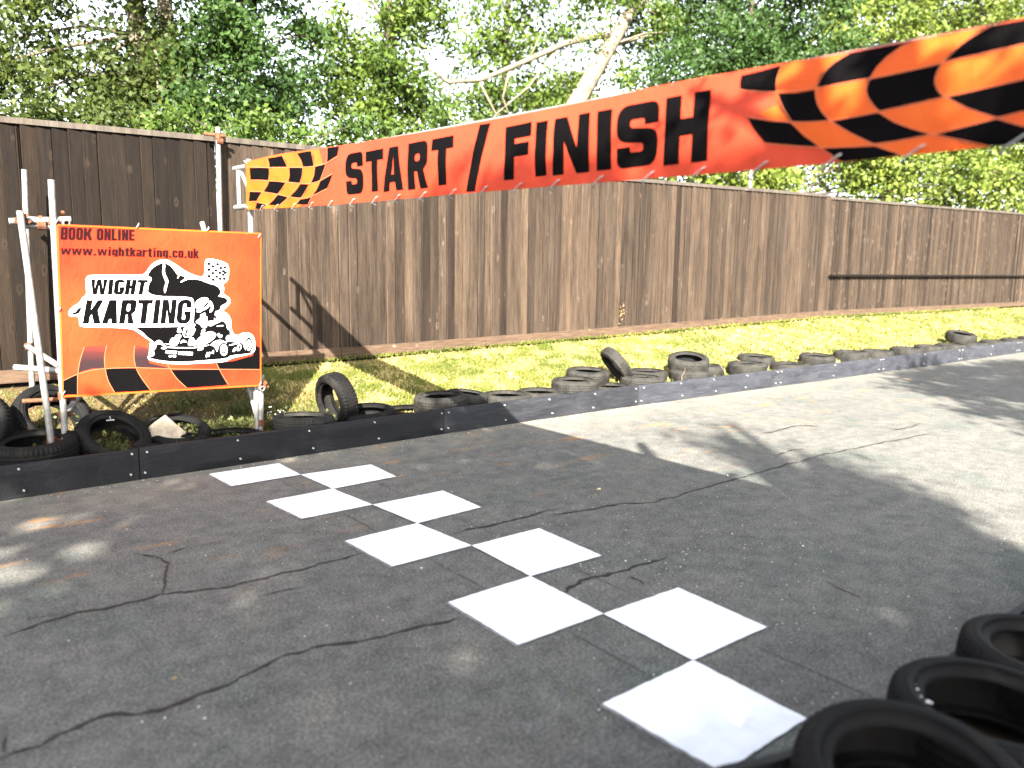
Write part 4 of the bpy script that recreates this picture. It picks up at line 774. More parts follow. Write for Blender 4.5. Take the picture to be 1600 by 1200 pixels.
def glyph(ch, w, s):
    """list of polygons (outer, hole...) in a box w wide and 1 high; s = stem"""
    h = s * .82; a, b = s / 2, w - s / 2; ah = h / 2; m = w / 2; R = min(.34, (w - s) * .62 + .02)
    if ch == 'I': return [[[(m - a, 0), (m + a, 0), (m + a, 1), (m - a, 1)]]]
    if ch == 'T': return [[[(m - a, 0), (m + a, 0), (m + a, 1 - h), (w, 1 - h), (w, 1), (0, 1), (0, 1 - h), (m - a, 1 - h)]]]
    if ch == 'L': return [[[(0, 0), (w, 0), (w, h), (s, h), (s, 1), (0, 1)]]]
    if ch == 'F': return [[[(0, 0), (s, 0), (s, .42), (w * .93, .42), (w * .93, .42 + h * .95), (s, .42 + h * .95), (s, 1 - h), (w, 1 - h), (w, 1), (0, 1)]]]
    if ch == 'E': return [[[(0, 0), (w, 0), (w, h), (s, h), (s, .43), (w * .93, .43), (w * .93, .43 + h * .9), (s, .43 + h * .9), (s, 1 - h), (w, 1 - h), (w, 1), (0, 1)]]]
    if ch == 'H': return [[[(0, 0), (s, 0), (s, .41), (w - s, .41), (w - s, 0), (w, 0), (w, 1), (w - s, 1), (w - s, .41 + h), (s, .41 + h), (s, 1), (0, 1)]]]
    if ch == 'N': return [[[(0, 0), (s * .95, 0), (s * .95, .58), (w - s * 1.05, 0), (w, 0), (w, 1), (w - s * .95, 1), (w - s * .95, .43), (s * 1.05, 1), (0, 1)]]]
    if ch == 'A':
        return [[[(0, 0), (s * 1.0, 0), (s * 1.0 + .05 * w, .20), (w - s * 1.0 - .05 * w, .20), (w - s * 1.0, 0), (w, 0), (m + s * .62, 1), (m - s * .62, 1)], [(s + .11 * w, .37), (w - s - .11 * w, .37), (m, .80)]]]
    if ch == 'K': return [[[(0, 0), (s, 0), (s, .30), (s * 1.2, .40), (w - s * .98, 0), (w * 1.04, 0), (w * .76, .57), (w, 1), (w - s * .98, 1), (s, .58), (s, 1), (0, 1)]]]
    if ch == 'W':
        q = w / 4
        return [[[(q * .62, 0), (q * 1.62, 0), (m, .62), (w - q * 1.62, 0), (w - q * .62, 0), (w, 1), (w - s * .92, 1), (w - q * 1.02, .38), (m + s * .42, 1), (m - s * .42, 1), (q * 1.02, .38), (s * .92, 1), (0, 1)]]]
    if ch == 'O': return [[rr(0, 0, w, 1, R), rr(s, h, w - s, 1 - h, R * .45)]]
    if ch == '0': return [[rr(0, 0, w, 1, R), rr(s, h, w - s, 1 - h, R * .45)]]
    if ch == 'R':
        out = [tuple(p) for p in [(0, 0), (s, 0), (s, .38), (m, .38), (w - s * 1.06, 0), (w, 0), (w - s * .55, .40)] + [tuple(q) for q in fillet([(w - s * .55, .42), (w, .52), (w, 1), (m, 1)], R * .8)[1:-1]] + [(0, 1)]]
        return [[out, rr(s, .38 + h * .85, w - s, 1 - h, R * .3)]]
    if ch == 'B': return [[rr(0, 0, w, 1, R * .45), rr(s, h, w - s, .44, .05), rr(s, .44 + h * .7, w - s, 1 - h, .05)]]
    if ch == 'S':
        R2 = min(R, .26); q_ = R2 * .35
        pr = [(w, .66, 0), (w, 1, R2), (0, 1, R2), (0, .43, R2 * .8), (w - s, .37, q_), (w - s, h, q_), (s, h, q_), (s, .33, 0), (0, .33, 0), (0, 0, R2), (w, 0, R2), (w, .57, R2 * .8), (s, .63, q_), (s, 1 - h, q_), (w - s, 1 - h, q_), (w - s, .66, 0)]
        return [[[tuple(p) for p in fillet_var(pr)]]]
    if ch == 'G': return [[stroke(fillet([(b, .66), (b, 1 - ah), (a, 1 - ah), (a, ah), (b, ah), (b, .40)], R, 7), s, h)], [[(m, .36), (w, .36), (w, .52), (m, .52)]]]
    if ch == 'C': return [[stroke(fillet([(b, .64), (b, 1 - ah), (a, 1 - ah), (a, ah), (b, ah), (b, .36)], R, 7), s, h)]]
    if ch == '/': return [[[(0, -.13), (s * .8, -.13), (w, 1.13), (w - s * .8, 1.13)]]]
    if ch == '1': return [[[(m - a, 0), (m + a, 0), (m + a, 1), (m - a * .6, 1), (m - a * 2, .8), (m - a * 2, .66), (m - a, .74)]]]
    if ch == '9': return [[stroke(fillet([(b, .45), (a, .45), (a, 1 - ah), (b, 1 - ah), (b, ah), (a, ah), (a, .25)], R, 4), s, h)]]
    if ch == '8': return [[rr(0, 0, w, 1, R * .7), rr(s, h, w - s, .42, .05), rr(s, .58, w - s, 1 - h, .05)]]
    if ch == '3': return [[stroke(fillet([(a, .72), (a, 1 - ah), (b, 1 - ah), (b, ah), (a, ah), (a, .28)], R, 4), s, h)], [[(m, .43), (w - a, .43), (w - a, .57), (m, .57)]]]
    x = .76                                            # lower case
    if ch == '.': return [[[(m - a, 0), (m + a, 0), (m + a, h * 1.1), (m - a, h * 1.1)]]]
    if ch == 'i': return [[[(m - a, 0), (m + a, 0), (m + a, x), (m - a, x)]], [[(m - a, .85), (m + a, .85), (m + a, 1), (m - a, 1)]]]
    if ch == 'w':
        q = w / 4
        return [[[(q * .6, 0), (q * 1.55, 0), (m, .45), (w - q * 1.55, 0), (w - q * .6, 0), (w, x), (w - s * .9, x), (w - q * 1.05, .3), (m + s * .4, x), (m - s * .4, x), (q * 1.05, .3), (s * .9, x), (0, x)]]]
    if ch == 'n': return [[[(0, 0), (s, 0), (s, x), (0, x)]], [stroke(fillet([(a * 1.2, x - ah * 1.1), (b, x - ah * 1.1), (b, 0)], R * .7), s, h)]]
    if ch == 'h': return [[[(0, 0), (s, 0), (s, 1), (0, 1)]], [stroke(fillet([(a * 1.2, x - ah * 1.1), (b, x - ah * 1.1), (b, 0)], R * .7), s, h)]]
    if ch == 'u': return [[[(w - s, 0), (w, 0), (w, x), (w - s, x)]], [stroke(fillet([(b - a * .2, ah * 1.1), (a, ah * 1.1), (a, x)], R * .7), s, h)]]
    if ch == 'r': return [[[(0, 0), (s, 0), (s, x), (0, x)]], [[(s * .9, x - h * 1.5), (w, x - h * 1.25), (w, x), (s * .9, x - h * .3)]]]
    if ch == 't': return [[[(m - a, .08), (m - a * .4, 0), (w, 0), (w, h), (m + a, h), (m + a, x - h), (w, x - h), (w, x), (m + a, x), (m + a, .93), (m - a, .93), (m - a, x), (0, x), (0, x - h), (m - a, x - h)]]]
    if ch == 'k': return [[[(0, 0), (s, 0), (s, .22), (s * 1.2, .30), (w - s, 0), (w * 1.05, 0), (w * .78, .43), (w, x), (w - s, x), (s, .44), (s, 1), (0, 1)]]]
    if ch == 'o': return [[rr(0, 0, w, x, R * .8), rr(s, h, w - s, x - h, R * .3)]]
    if ch == 'c': return [[stroke(fillet([(b, .50), (b, x - ah), (a, x - ah), (a, ah), (b, ah), (b, .27)], R * .7, 5), s, h)]]
    if ch == 'a': return [[rr(0, 0, w * .9, .46, R * .6), rr(s, h, w - s, .46 - h * .8, .02)], [stroke(fillet([(a, .56), (a, x - ah), (b, x - ah), (b, 0)], R * .6, 4), s, h)]]
    if ch == 'g': return [[rr(0, .06, w * .95, x, R * .7), rr(s, .06 + h, w - s, x - h, .04)], [stroke(fillet([(b, x), (b, -.2 + ah), (a, -.2 + ah), (a, -.08)], R * .6, 4), s, h)]]
    return []
WID = {'K': .60, 'I': .27, 'W': .86, '/': .6, '.': .25, 'i': .27, 'w': .70, 't': .34, 'r': .36, ' ': .26, 'L': .42, 'E': .44, 'F': .44, '1': .36}
def put_text(mb, s, quad, fn, off, stem=.24, gap=.06, base=.52, wid=None):
    """write s inside quad (bottom-left, bottom-right, top-left, top-right)"""
    W = []
    for c in s:
        W.append((wid or {}).get(c, WID.get(c, base * (.92 if c.islower() else 1))))
    tot = sum(W) + gap * (len(s) - 1); x = 0
    bl, br, tl, tr = [Vector(q) for q in quad]
    k = 0
    for c, w in zip(s, W):
        for poly in glyph(c, w, stem):
            k += 1
            cs = [[tuple((bl.lerp(br, (x + p[0]) / tot)).lerp(tl.lerp(tr, (x + p[0]) / tot), p[1])) for p in ct] for ct in poly]
            tess(mb, cs, fn, off + .00008 * (k % 5))
        x += w + gap
    return mb

# ------------------------------------------------------------------ the karting sign
q = SIGN_QUAD
def sg(u, v, off): return (u, SY - off, v)
sign = empty('advertising_sign', (-.7, SY, .63), 'big orange printed sign with black kart logo tied to the scaffold on the left', 'sign')
m = MB(); NXs, NZs = 16, 12
TL, TRc, BR, BL = [Vector(p) for p in q]
for side, off in ((1, 0.0), (-1, -.006)):
    base = len(m.v)
    for j in range(NZs + 1):
        for i in range(NXs + 1):
            a = BL.lerp(BR, i / NXs).lerp(TL.lerp(TRc, i / NXs), j / NZs); m.v.append(sg(a.x, a.y, off))
    for j in range(NZs):
        for i in range(NXs):
            a = base + j * (NXs + 1) + i; f = (a, a + 1, a + NXs + 2, a + NXs + 1)
            m.f.append(f if side > 0 else f[::-1]); m.t.append(.5)
m.build('printed_sheet', M['orange'], sign, True)
def art(name, mat, off):
    m = MB()
    return m, lambda: m.build(name, mat, sign)
def strokes(mb, lines, w, fn, off):
    for l in lines:
        P = [l[0]]
        for a, b in zip(l, l[1:]):
            for k in (1, 2, 3): P.append(tuple(Vector(a).lerp(Vector(b), k / 3)))
        P = [tuple(p) for p in P]
        # light smoothing
        for _ in range(2):
            P = [P[0]] + [tuple((Vector(P[i - 1]) + Vector(P[i]) * 2 + Vector(P[i + 1])) / 4) for i in range(1, len(P) - 1)] + [P[-1]]
        tess(mb, [stroke(P, w)], fn, off)
e = .013
edge = MB()
for (a, b, c, dd) in (((TL.x, TL.y), (TRc.x, TRc.y), (TRc.x - .01, TRc.y - e), (TL.x + .01, TL.y - e)), ((BL.x, BL.y), (BR.x, BR.y), (BR.x - .01, BR.y + e), (BL.x + .01, BL.y + e)),
                      ((TL.x, TL.y), (BL.x, BL.y), (BL.x + e, BL.y), (TL.x + e, TL.y)), ((TRc.x, TRc.y), (BR.x, BR.y), (BR.x - e * .8, BR.y), (TRc.x - e * .8, TRc.y))):
    n = 14; L1 = [tuple(Vector(a).lerp(Vector(b), i / n)) for i in range(n + 1)]; L2 = [tuple(Vector(dd).lerp(Vector(c), i / n)) for i in range(n + 1)]
    tess(edge, [L1 + L2[::-1]], sg, .0016 + .0001 * len(edge.v) / 60)
edge.build('hem', M['bright'], sign)
for p in CHK_FADE:
    m = MB(); tess(m, [p], sg, .0018); m.build('faded_check', M['fade'], sign)
for p in CHK_BLACK:
    m = MB(); tess(m, [p], sg, .0022); m.build('check', M['ink'], sign)
m = MB(); strokes(m, CHK_LINES, .0045, sg, .0026); m.build('check_outlines', M['edge'], sign)
def smooth(pts, it=1):
    P = [Vector(p) for p in pts]
    for _ in range(it):
        Q = []
        for i in range(len(P)):
            a, b = P[i], P[(i + 1) % len(P)]; Q += [a * .75 + b * .25, a * .25 + b * .75]
        P = Q
    return [tuple(p) for p in P]
logo = MB(); tess(logo, [smooth(HALO, 2)], sg, .0032)
logo = logo.build('logo', M['white'], sign)
def lp(name, mat, polys, off, sm=1):
    m = MB()
    for i, p in enumerate(polys): tess(m, [smooth(p, sm) if sm else p], sg, off + .0001 * (i % 4))
    return m.build(name, mat, logo)
lp('island_shape', M['ink'], [ISLAND, TIP], .0038)
lp('river', M['white'], [RIVER, CREEK, CREEK2], .0046, 1)
lp('kart_silhouette', M['ink'], KART_BLACK1, .0046)
lp('kart_highlights', M['white'], KART_WHITE, .0054)
for kb in KART_BLACK2: lp('kart_detail', M['ink'], [kb], .0062, 0)
lp('kart_number', M['white'], KART_WHITE2, .0068, 0)
for i, w_ in enumerate(KART_WHEELS):
    lp('kart_wheel', M['ink'] if i % 2 == 0 else M['white'], [w_], .0064 + .0005 * (i % 4), 0)
lp('lettering_backing', M['white'], [TEXTHALO], .0056, 2)
lp('flag_squares', M['ink'], FLAGSQ + [FLAGPOLE], .0046, 0)
m = MB(); put_text(m, 'WIGHT', ROWS['WIGHT'], sg, .0066, .25, .045, .56); put_text(m, 'KARTING', ROWS['KARTING'], sg, .0066, .215, .05, .55)
m.build('lettering', M['ink'], logo)
m = MB(); put_text(m, 'WIGHT KARTING', ROWS['SMALL'], sg, .0062, .24, .09, .5)
put_text(m, '01983', [ROWS['SMALL2'][0], tuple(Vector(ROWS['SMALL2'][0]).lerp(Vector(ROWS['SMALL2'][1]), .45)), ROWS['SMALL2'][2], tuple(Vector(ROWS['SMALL2'][2]).lerp(Vector(ROWS['SMALL2'][3]), .45))], sg, .0062, .24, .1, .5)
m.build('small_lettering', M['white'], logo)
m = MB(); put_text(m, 'BOOK ONLINE', ROWS['BOOK'], sg, .003, .22, .05, .5); m.build('lettering', M['navy'], sign)
m = MB(); put_text(m, 'www.wightkarting.co.uk', ROWS['WWW'], sg, .003, .19, .04, .46)
m.build('web_address', M['navy'], sign)
for (x, z) in ((-1.47, 1.95), (-1.49, 1.3), (-1.50, .66), (.09, 1.90), (.055, .60), (-.35, 1.94), (-.25, 1.95), (-.9, 1.945)):
    m = MB(); m.tube([(x - .012, SY - .012, z - .006), (x + .004, SY - .016, z + .018), (x + .018, SY + .03, z + .03)], .0045, 6); m.build('cable_tie', M['tie'], sign)

# ------------------------------------------------------------------ start / finish banner
by = [p[0] for p in BAN_TOP][::-1]; bt_ = [p[1] for p in BAN_TOP][::-1]; bb_ = [p[1] for p in BAN_BOT][::-1]
# smooth the measured edges a little
def sm(a, k=2):
    a = list(a)
    for _ in range(k): a = [a[0]] + [(a[i - 1] + 2 * a[i] + a[i + 1]) / 4 for i in range(1, len(a) - 1)] + [a[-1]]
    return a
bt_, bb_ = sm(bt_), sm(bb_)
def btop(y): return interp(y, by, bt_)
def bbot(y): return interp(y, by, bb_)
def wav(y, f):
    puff = .010 * sin(pi * f)
    return puff + .005 * sin(y * 5.3 + f * 2.2) * sin(pi * (.15 + .8 * f)) + .002 * sin(y * 12.1 - f * 3) + .001 * sin(y * 27 + f * 9) * (1 - f) + .001 * sin(y * 17 - f * 13) + .005 * max(0, 1 - f * 2.2) * abs(sin(y * 10.5)) 
def bnp(y, f, off): return (0.008 - wav(y, f) - off, y, bbot(y) + f * (btop(y) - bbot(y)))
ban = empty('start_finish_banner', (0, .45, 2.1), 'long orange banner reading START / FINISH stretched across the track', 'banner')
Y0, Y1 = .47, -6.3
YS = [Y0 + (Y1 - Y0) * i / 220 for i in range(221)]; FS = [i / 10 for i in range(11)]
m = MB()
for off in (0, -.004):
    base = len(m.v)
    for y in YS:
        for f in FS: m.v.append(bnp(y, f, off))
    n = len(FS)
    for i in range(len(YS) - 1):
        for j in range(n - 1):
            a = base + i * n + j; f = (a, a + n, a + n + 1, a + 1)
            m.f.append(f if off == 0 else f[::-1]); m.t.append(.5)
m.build('cloth', M['orange_b'], ban, True)
def banner_art(name, mat, polys, off, sm_=0, raw=None):
    bm = bmesh.new()
    k = 0
    for cs in polys:
        k += 1
        cs = [smooth(c, sm_) if sm_ else c for c in cs]
        C3 = [[Vector((p[0], p[1], 0)) for p in c] for c in cs]
        tris = tessellate_polygon(C3); flat = [p for c in C3 for p in c]
        vs = [bm.verts.new((p.x, p.y, .0001 * (k % 3))) for p in flat]
        for t in tris:
            try: bm.faces.new([vs[i] for i in t])
            except ValueError: pass
    ys_ = [v.co.x for v in bm.verts]
    for i, y in enumerate(YS):
        if min(ys_) < y < max(ys_):
            bmesh.ops.bisect_plane(bm, geom=bm.verts[:] + bm.edges[:] + bm.faces[:], plane_co=(y, 0, 0), plane_no=(1, 0, 0))
    for f in FS[1:-1]:
        bmesh.ops.bisect_plane(bm, geom=bm.verts[:] + bm.edges[:] + bm.faces[:], plane_co=(0, f, 0), plane_no=(0, 1, 0))
    bmesh.ops.triangulate(bm, faces=bm.faces[:])
    for v in bm.verts: v.co = bnp(v.co.x, v.co.y, off + v.co.z)
    me = bpy.data.meshes.new(name); bm.to_mesh(me); bm.free()
    return link(name, me, mat, ban)
# bright orange fields behind the checks at both ends
banner_art('bright_field', M['bright'], [[[(.47, 0), (.47, 1), (-.9, 1), (-1.0, .62), (-.92, .3), (-.55, 0)]]], .0012)
banner_art('bright_field', M['bright'], [[[(-4.66, 1), (-4.62, .8), (-4.66, .62), (-4.58, .55), (-4.75, .28), (-4.95, .0), (-6.3, 0), (-6.3, 1)]]], .0012)
# (further copies of the checks carry on beyond the frame)
banner_art('checks', M['ink'], [[p] for p in BAN_L], .0024)
banner_art('checks', M['ink'], [[p] for p in BAN_R] + [[[(-5.75, .25), (-6.3, .2), (-6.3, .45), (-5.75, .5)]], [[(-5.75, .72), (-6.3, .7), (-6.3, .95), (-5.75, .97)]]], .0024)
def ban_lines(lines, w):
    out = []
    for l in lines:
        P = [tuple(Vector(l[0]))]
        for a, b in zip(l, l[1:]):
            for k in (1, 2, 3): P.append(tuple(Vector(a).lerp(Vector(b), k / 3)))
        for _ in range(2): P = [P[0]] + [tuple((Vector(P[i - 1]) + Vector(P[i]) * 2 + Vector(P[i + 1])) / 4) for i in range(1, len(P) - 1)] + [P[-1]]
        Q = [(p[0], p[1] * .37) for p in P]
        out.append([[(a, min(1, max(0, b / .37))) for a, b in stroke(Q, w)]])
    return out
banner_art('check_outlines', M['edge'], ban_lines(BAN_LLINES, .005), .0034)
banner_art('check_outlines', M['edge'], ban_lines(BAN_RLINES, .003), .0034)
polys = []
for ch, ya, yc, z0, z1 in LETTERS:
    ym = (ya + yc) / 2; h = z1 - z0; w = abs(yc - ya) / h
    if ch == '/':
        w_ = abs(yc - ya); f0 = (z0 - bbot(ym)) / (btop(ym) - bbot(ym)); f1 = (z1 - bbot(ym)) / (btop(ym) - bbot(ym)); s = .095
        polys.append([[(ya, f0), (ya - s * .95, f0), (yc, f1), (yc + s * .95, f1)]]); continue
    if ch == 'I': gl = [[[(0, 0), (w, 0), (w, 1), (0, 1)]]]
    else: gl = glyph(ch, w, .30 if ch != 'S' else .29)
    for poly in gl:
        cs = []
        for c in poly:
            cs.append([(ya - p[0] * h, ((z0 + p[1] * h) - bbot(ya - p[0] * h)) / (btop(ya - p[0] * h) - bbot(ya - p[0] * h))) for p in c])
        polys.append(cs)
banner_art('lettering', M['ink'], polys, .0024)
m = MB(); m.tube([(0.02, y, btop(y) + .0) for y in YS[::3]], .007, 8); m.build('top_hem', M['orange_b'], ban, True)
for y in TIES + [-5.75, -6.05]:
    m = MB(); z = bbot(y)
    m.tube([(.03, y + .035, z - .022), (-.012, y + .012, z - .012), (-.014, y - .040, z + .020), (-.006, y - .052, z + .027)], .0034, 6)
    m.build('cable_tie', M['tie'], ban)
for f, dz in ((.97, .03), (.06, -.02)):
    m = MB(); p0 = Vector(bnp(Y0 - .02, f, .004)); m.tube([p0, (.03, Y0 + .10, p0.z + dz), (.07, Y0 + .14, p0.z + dz)], .006, 6); m.build('corner_cord', M['tie'], ban)

# ------------------------------------------------------------------ tyres
def lathe(prof, n, mod=None):
    v = []; f = []
    for k in range(n):
        a = 2 * pi * k / n
        for i, (r, z) in enumerate(prof):
            rr_ = r + (mod(i, k) if mod else 0)
            v.append((rr_ * cos(a), rr_ * sin(a), z))
    m = len(prof)
    for k in range(n):
        k2 = (k + 1) % n
        for i in range(m - 1):
            f.append((k * m + i, k2 * m + i, k2 * m + i + 1, k * m + i + 1))
    return v, f
def tyre_parts(R, ri, w, n, mats, grooves=True):
    h = w / 2; out = []
    tread = [(R - .020, -h * .92)]
    zs = [-.80, -.50, -.42, -.20, -.12, .12, .20, .42, .50, .80]
    for i, z in enumerate(zs):
        deep = grooves and (i in (1, 2) or i in (3, 4) or i in (5, 6) or i in (7, 8))
        rr_ = R - .004 * (z * z) * 3
        if grooves and i in (1, 3, 5, 7): tread += [(rr_, z * h), (rr_ - .008, z * h + .001)]
        elif grooves and i in (2, 4, 6, 8): tread += [(rr_ - .008, z * h - .001), (rr_, z * h)]
        else: tread.append((rr_, z * h))
    tread.append((R - .020, h * .92))
    nt = len(tread)
    def mod(i, k):
        if not grooves: return 0
        edge = i <= 2 or i >= nt - 3
        return (-.007 if k % 3 == 0 else 0) * (1 if edge else .4)
    v, f = lathe(tread, n, mod)
    out.append(('tread', v, f, mats[0]))
    for s in (1, -1):
        side = [(R - .020, h * .92), (R - .030, h * .975), (R - .033, h * 1.0), (R - .040, h * 1.0), (R - .042, h * 1.02), (R - .052, h * 1.03), (R - .055, h * 1.055), (R - .060, h * 1.055), (R - .063, h * 1.035), (R - .075, h * 1.04), ((R + ri) / 2 - .005, h * 1.0), (ri + .028, h * .88), (ri + .024, h * .90), (ri + .012, h * .86), (ri, h * .78), (ri - .002, h * .66), (ri + .010, h * .64)]
        v, f = lathe([(r, z * s) for r, z in side], n)
        if s < 0: f = [t[::-1] for t in f]
        out.append(('sidewall', v, [t[::-1] for t in f], mats[1]))
    inner = [(ri + .010, h * .64), (ri + .05, h * .80), (R - .035, h * .78), (R - .022, h * .4), (R - .020, 0), (R - .022, -h * .4), (R - .035, -h * .78), (ri + .05, -h * .80), (ri + .010, -h * .64)]
    v, f = lathe(inner, n); out.append(('inner_liner', v, f, M['rubber']))
    return out
def make_mesh(v, f, mat, name):
    me = bpy.data.meshes.new(name); me.from_pydata(v, [], f); me.update()
    bm = bmesh.new(); bm.from_mesh(me); bmesh.ops.recalc_face_normals(bm, faces=bm.faces[:])
    for fc in bm.faces: fc.smooth = True
    for e_ in bm.edges:
        if len(e_.link_faces) == 2 and e_.calc_face_angle(0) > radians(38): e_.smooth = False
    bm.to_mesh(me); bm.free(); me.materials.append(mat); return me
PROTO = {}
def proto(key):
    if key in PROTO: return PROTO[key]
    R, ri, w, n, mm = {'big': (.30, .195, .20, 168, ('rubber', 'rubber')), 'mid': (.285, .185, .18, 144, ('rubber', 'rubber')),
                       'dusty': (.285, .185, .18, 144, ('rubber_grey', 'rubber_grey')), 'slim': (.28, .19, .15, 96, ('rubber_grey', 'rubber_grey')),
                       'far': (.29, .185, .18, 48, ('rubber_grey', 'rubber_grey'))}[key]
    PROTO[key] = [(n_, make_mesh(v, f, M[mm[0]] if mt is None else mt, n_)) for n_, v, f, mt in tyre_parts(R, ri, w, n, (M[mm[0]], M[mm[1]]), key != 'far')]
    return PROTO[key]
def tyre(key, x, y, z, label, tilt=(0, 0, 0), s=1.0, group='old tyres piled behind the far barrier'):
    """z = height of the centre; tilt = rotation in degrees"""
    r = empty('tyre', (x, y, z), label, 'tyre', group)
    r.rotation_euler = [radians(a) for a in tilt]; r.scale = (s, s, s)
    for n_, me in proto(key):
        o = bpy.data.objects.new(n_, me); C.objects.link(o); o.parent = r
    return r
def lay(key, x, y, ztop, label, tx=0, ty=0, s=1.0, **kw):
    r = tyre(key, x, y, ztop - .09 * s, label, (tx, ty, random.uniform(0, 360)), s, **kw)
    r.rotation_mode = 'ZYX'
    return r
lay('big', -1.72, .43, .335, 'large black tyre lying flat at the left edge of the photo below the scaffold', 4, -3)
tyre('big', -2.10, .80, .40, 'black tyre leaning upright at the far left edge behind the flat one', (62, 0, -28), 1.05)
tyre('big', -1.50, 1.02, .36, 'dark tyre leaning in shadow behind the foot of the scaffold frame', (50, 0, 20), 1.05)
tyre('mid', -1.17, .47, .25, 'tyre tilted towards the track with weeds in its hole and a white mark on top', (36, 4, 8), 1.0)
lay('mid', -.63, .66, .27, 'dark tyre sunk in the weeds behind the concrete lump', 18, 0)
lay('mid', -.75, .37, .225, 'flat black tyre just behind the barrier under the concrete lump', 0, 0)
lay('mid', -.24, .40, .20, 'half hidden black tyre behind the barrier below the middle of the sign', 0, 0)
lay('dusty', .44, .40, .285, 'flat black tyre right of the sign post, left neighbour of the upright one', -2, 3)
tyre('mid', .86, .56, .36, 'worn black tyre standing upright on edge beside the bank right of the sign', (4, 80, 8), .97)
lay('mid', 1.11, .42, .27, 'black tyre lying at a slant just right of the upright tyre', 3, -4)
lay('mid', 1.62, .43, .215, 'low black tyre nearly hidden by the barrier near its second joint', 0, 0)
lay('dusty', 2.0, .43, .325, 'raised tyre with ribbed tread where the banner shadow crosses the bank', 0, -2)
lay('slim', 2.42, .55, .31, 'small dark tyre touching the right side of the ribbed shaded tyre', 4, 4, .85)
lay('far', 2.92, .47, .245, 'pale dusty tyre just past the edge of the banner shadow', 0, 0)
lay('far', 3.42, .46, .235, 'low dusty tyre between the shaded pair and the three tyre heap', 0, 0)
lay('dusty', 3.95, .42, .33, 'grey tyre with a white cord, left end of the heap round the leaning tyre', 0, 0)
lay('dusty', 4.55, .80, .36, 'tyre lying behind and left of the leaning tyre', 3, 0)
tyre('slim', 4.93, .66, .42, 'thin tyre leaning steeply at an angle on the heap of tyres', (18, 50, 0), .92)
lay('far', 4.52, .36, .215, 'sunlit low tyre under the leaning tyre', 0, 0)
lay('dusty', 5.12, .38, .28, 'grooved tyre lying right of the leaning tyre', 0, 2)
lay('far', 5.60, .72, .28, 'pale tyre between the heap and the stacked pair', 0, 0)
lay('dusty', 6.10, .36, .295, 'lower tyre of the stacked pair in the middle of the row', 0, 0)
lay('dusty', 6.22, .50, .455, 'upper tyre of the stacked pair, tipped back to show its dark hole', 10, -8)
lay('far', 6.85, .70, .27, 'dusty tyre set back right of the stacked pair', 0, 0)
lay('dusty', 7.40, .34, .305, 'flat grey tyre right of the stacked pair with a dried stick beside it', 0, 0)
lay('far', 8.20, .72, .32, 'pale dusty tyre set back between two flat dark holed tyres', 3, 0)
lay('far', 8.35, .22, .24, 'low tyre half hidden by the dented part of the barrier', 0, 0)
lay('dusty', 9.25, .28, .31, 'flat tyre with a wide black hole in the sunny half of the row', 4, 0)
lay('far', 10.35, .28, .30, 'dusty tyre next after the wide black holed one', 0, 0)
lay('far', 11.3, .30, .26, 'low faded tyre on the far row, first after the pair', 0, 0)
lay('far', 12.2, .18, .27, 'low faded tyre on the far row, second of the flat run', 0, 0)
lay('far', 13.0, .10, .27, 'low faded tyre on the far row, third of the flat run', 0, 0)
lay('far', 13.8, .05, .26, 'low faded tyre on the far row just left of the raised one', 0, 0)
lay('far', 14.7, .22, .43, 'single raised tyre with dark hole standing above the far right row', 10, -4)
lay('far', 14.8, .02, .245, 'flat tyre right under the single raised tyre', 0, 0)
lay('far', 15.9, .0, .23, 'faded tyre far right of the row, next past the raised one', 0, 0)
lay('far', 16.9, -.05, .22, 'faded tyre near the right edge of the row', 0, 0)
lay('far', 17.9, -.08, .22, 'last visible tyre of the far row at the right edge', 0, 0)
NG = 'large tyres behind the near barrier'
lay('big', -.56, -5.56, .335, 'nearest big black tyre at the bottom edge of the picture', 5, -7, 1.05, group=NG)
lay('big', .0, -5.57, .325, 'middle one of the three near tyres, spotted with white droppings', 2, -1, 1.03, group=NG)
lay('big', .57, -5.56, .325, 'farthest of the three near tyres, with a rusty clamp in its hole', 3, 0, 1.0, group=NG)
lay('mid', 1.20, -5.62, .33, 'dark tyre just past the three near ones at the right edge', 0, 0, .95, group=NG)
# droppings and marks on the near tyres
m = MB(); rnd = random.Random(9)
for i in range(9):
    a = rnd.uniform(1.9, 3.0) if i < 6 else rnd.uniform(0, 3); r_ = rnd.uniform(.21, .265)
    x, y = .02 + r_ * cos(a), -5.56 + r_ * sin(a); z = .3285
    s = rnd.uniform(.004, .011)
    m.add([(x + s * cos(k) * rnd.uniform(.6, 1.2), y + s * sin(k) * rnd.uniform(.5, 1.2), z) for k in (0, 1, 2, 3, 4, 5)] + [(x, y, z + .003)], [(k, (k + 1) % 6, 6) for k in range(6)])
tag(m.build('bird_dropping', M['white']), 'white spattered bird droppings on the rim of the middle near tyre', 'bird dropping')
m = MB(); m.tube([(.72, -5.66, .16), (.73, -5.64, .34)], .022, 8); m.obox((.74, -5.65, .30), Vector((1, 0, 0)), Vector((0, 1, 0)), Vector((0, 0, 1)), .04, .03, .02); m.obox((.72, -5.62, .25), Vector((1, 0, 0)), Vector((0, 1, 0)), Vector((0, 0, 1)), .02, .045, .025)
tag(m.build('scaffold_clamp', M['rusty']), 'rusty brown scaffold clamp lying inside the farthest near tyre', 'clamp')
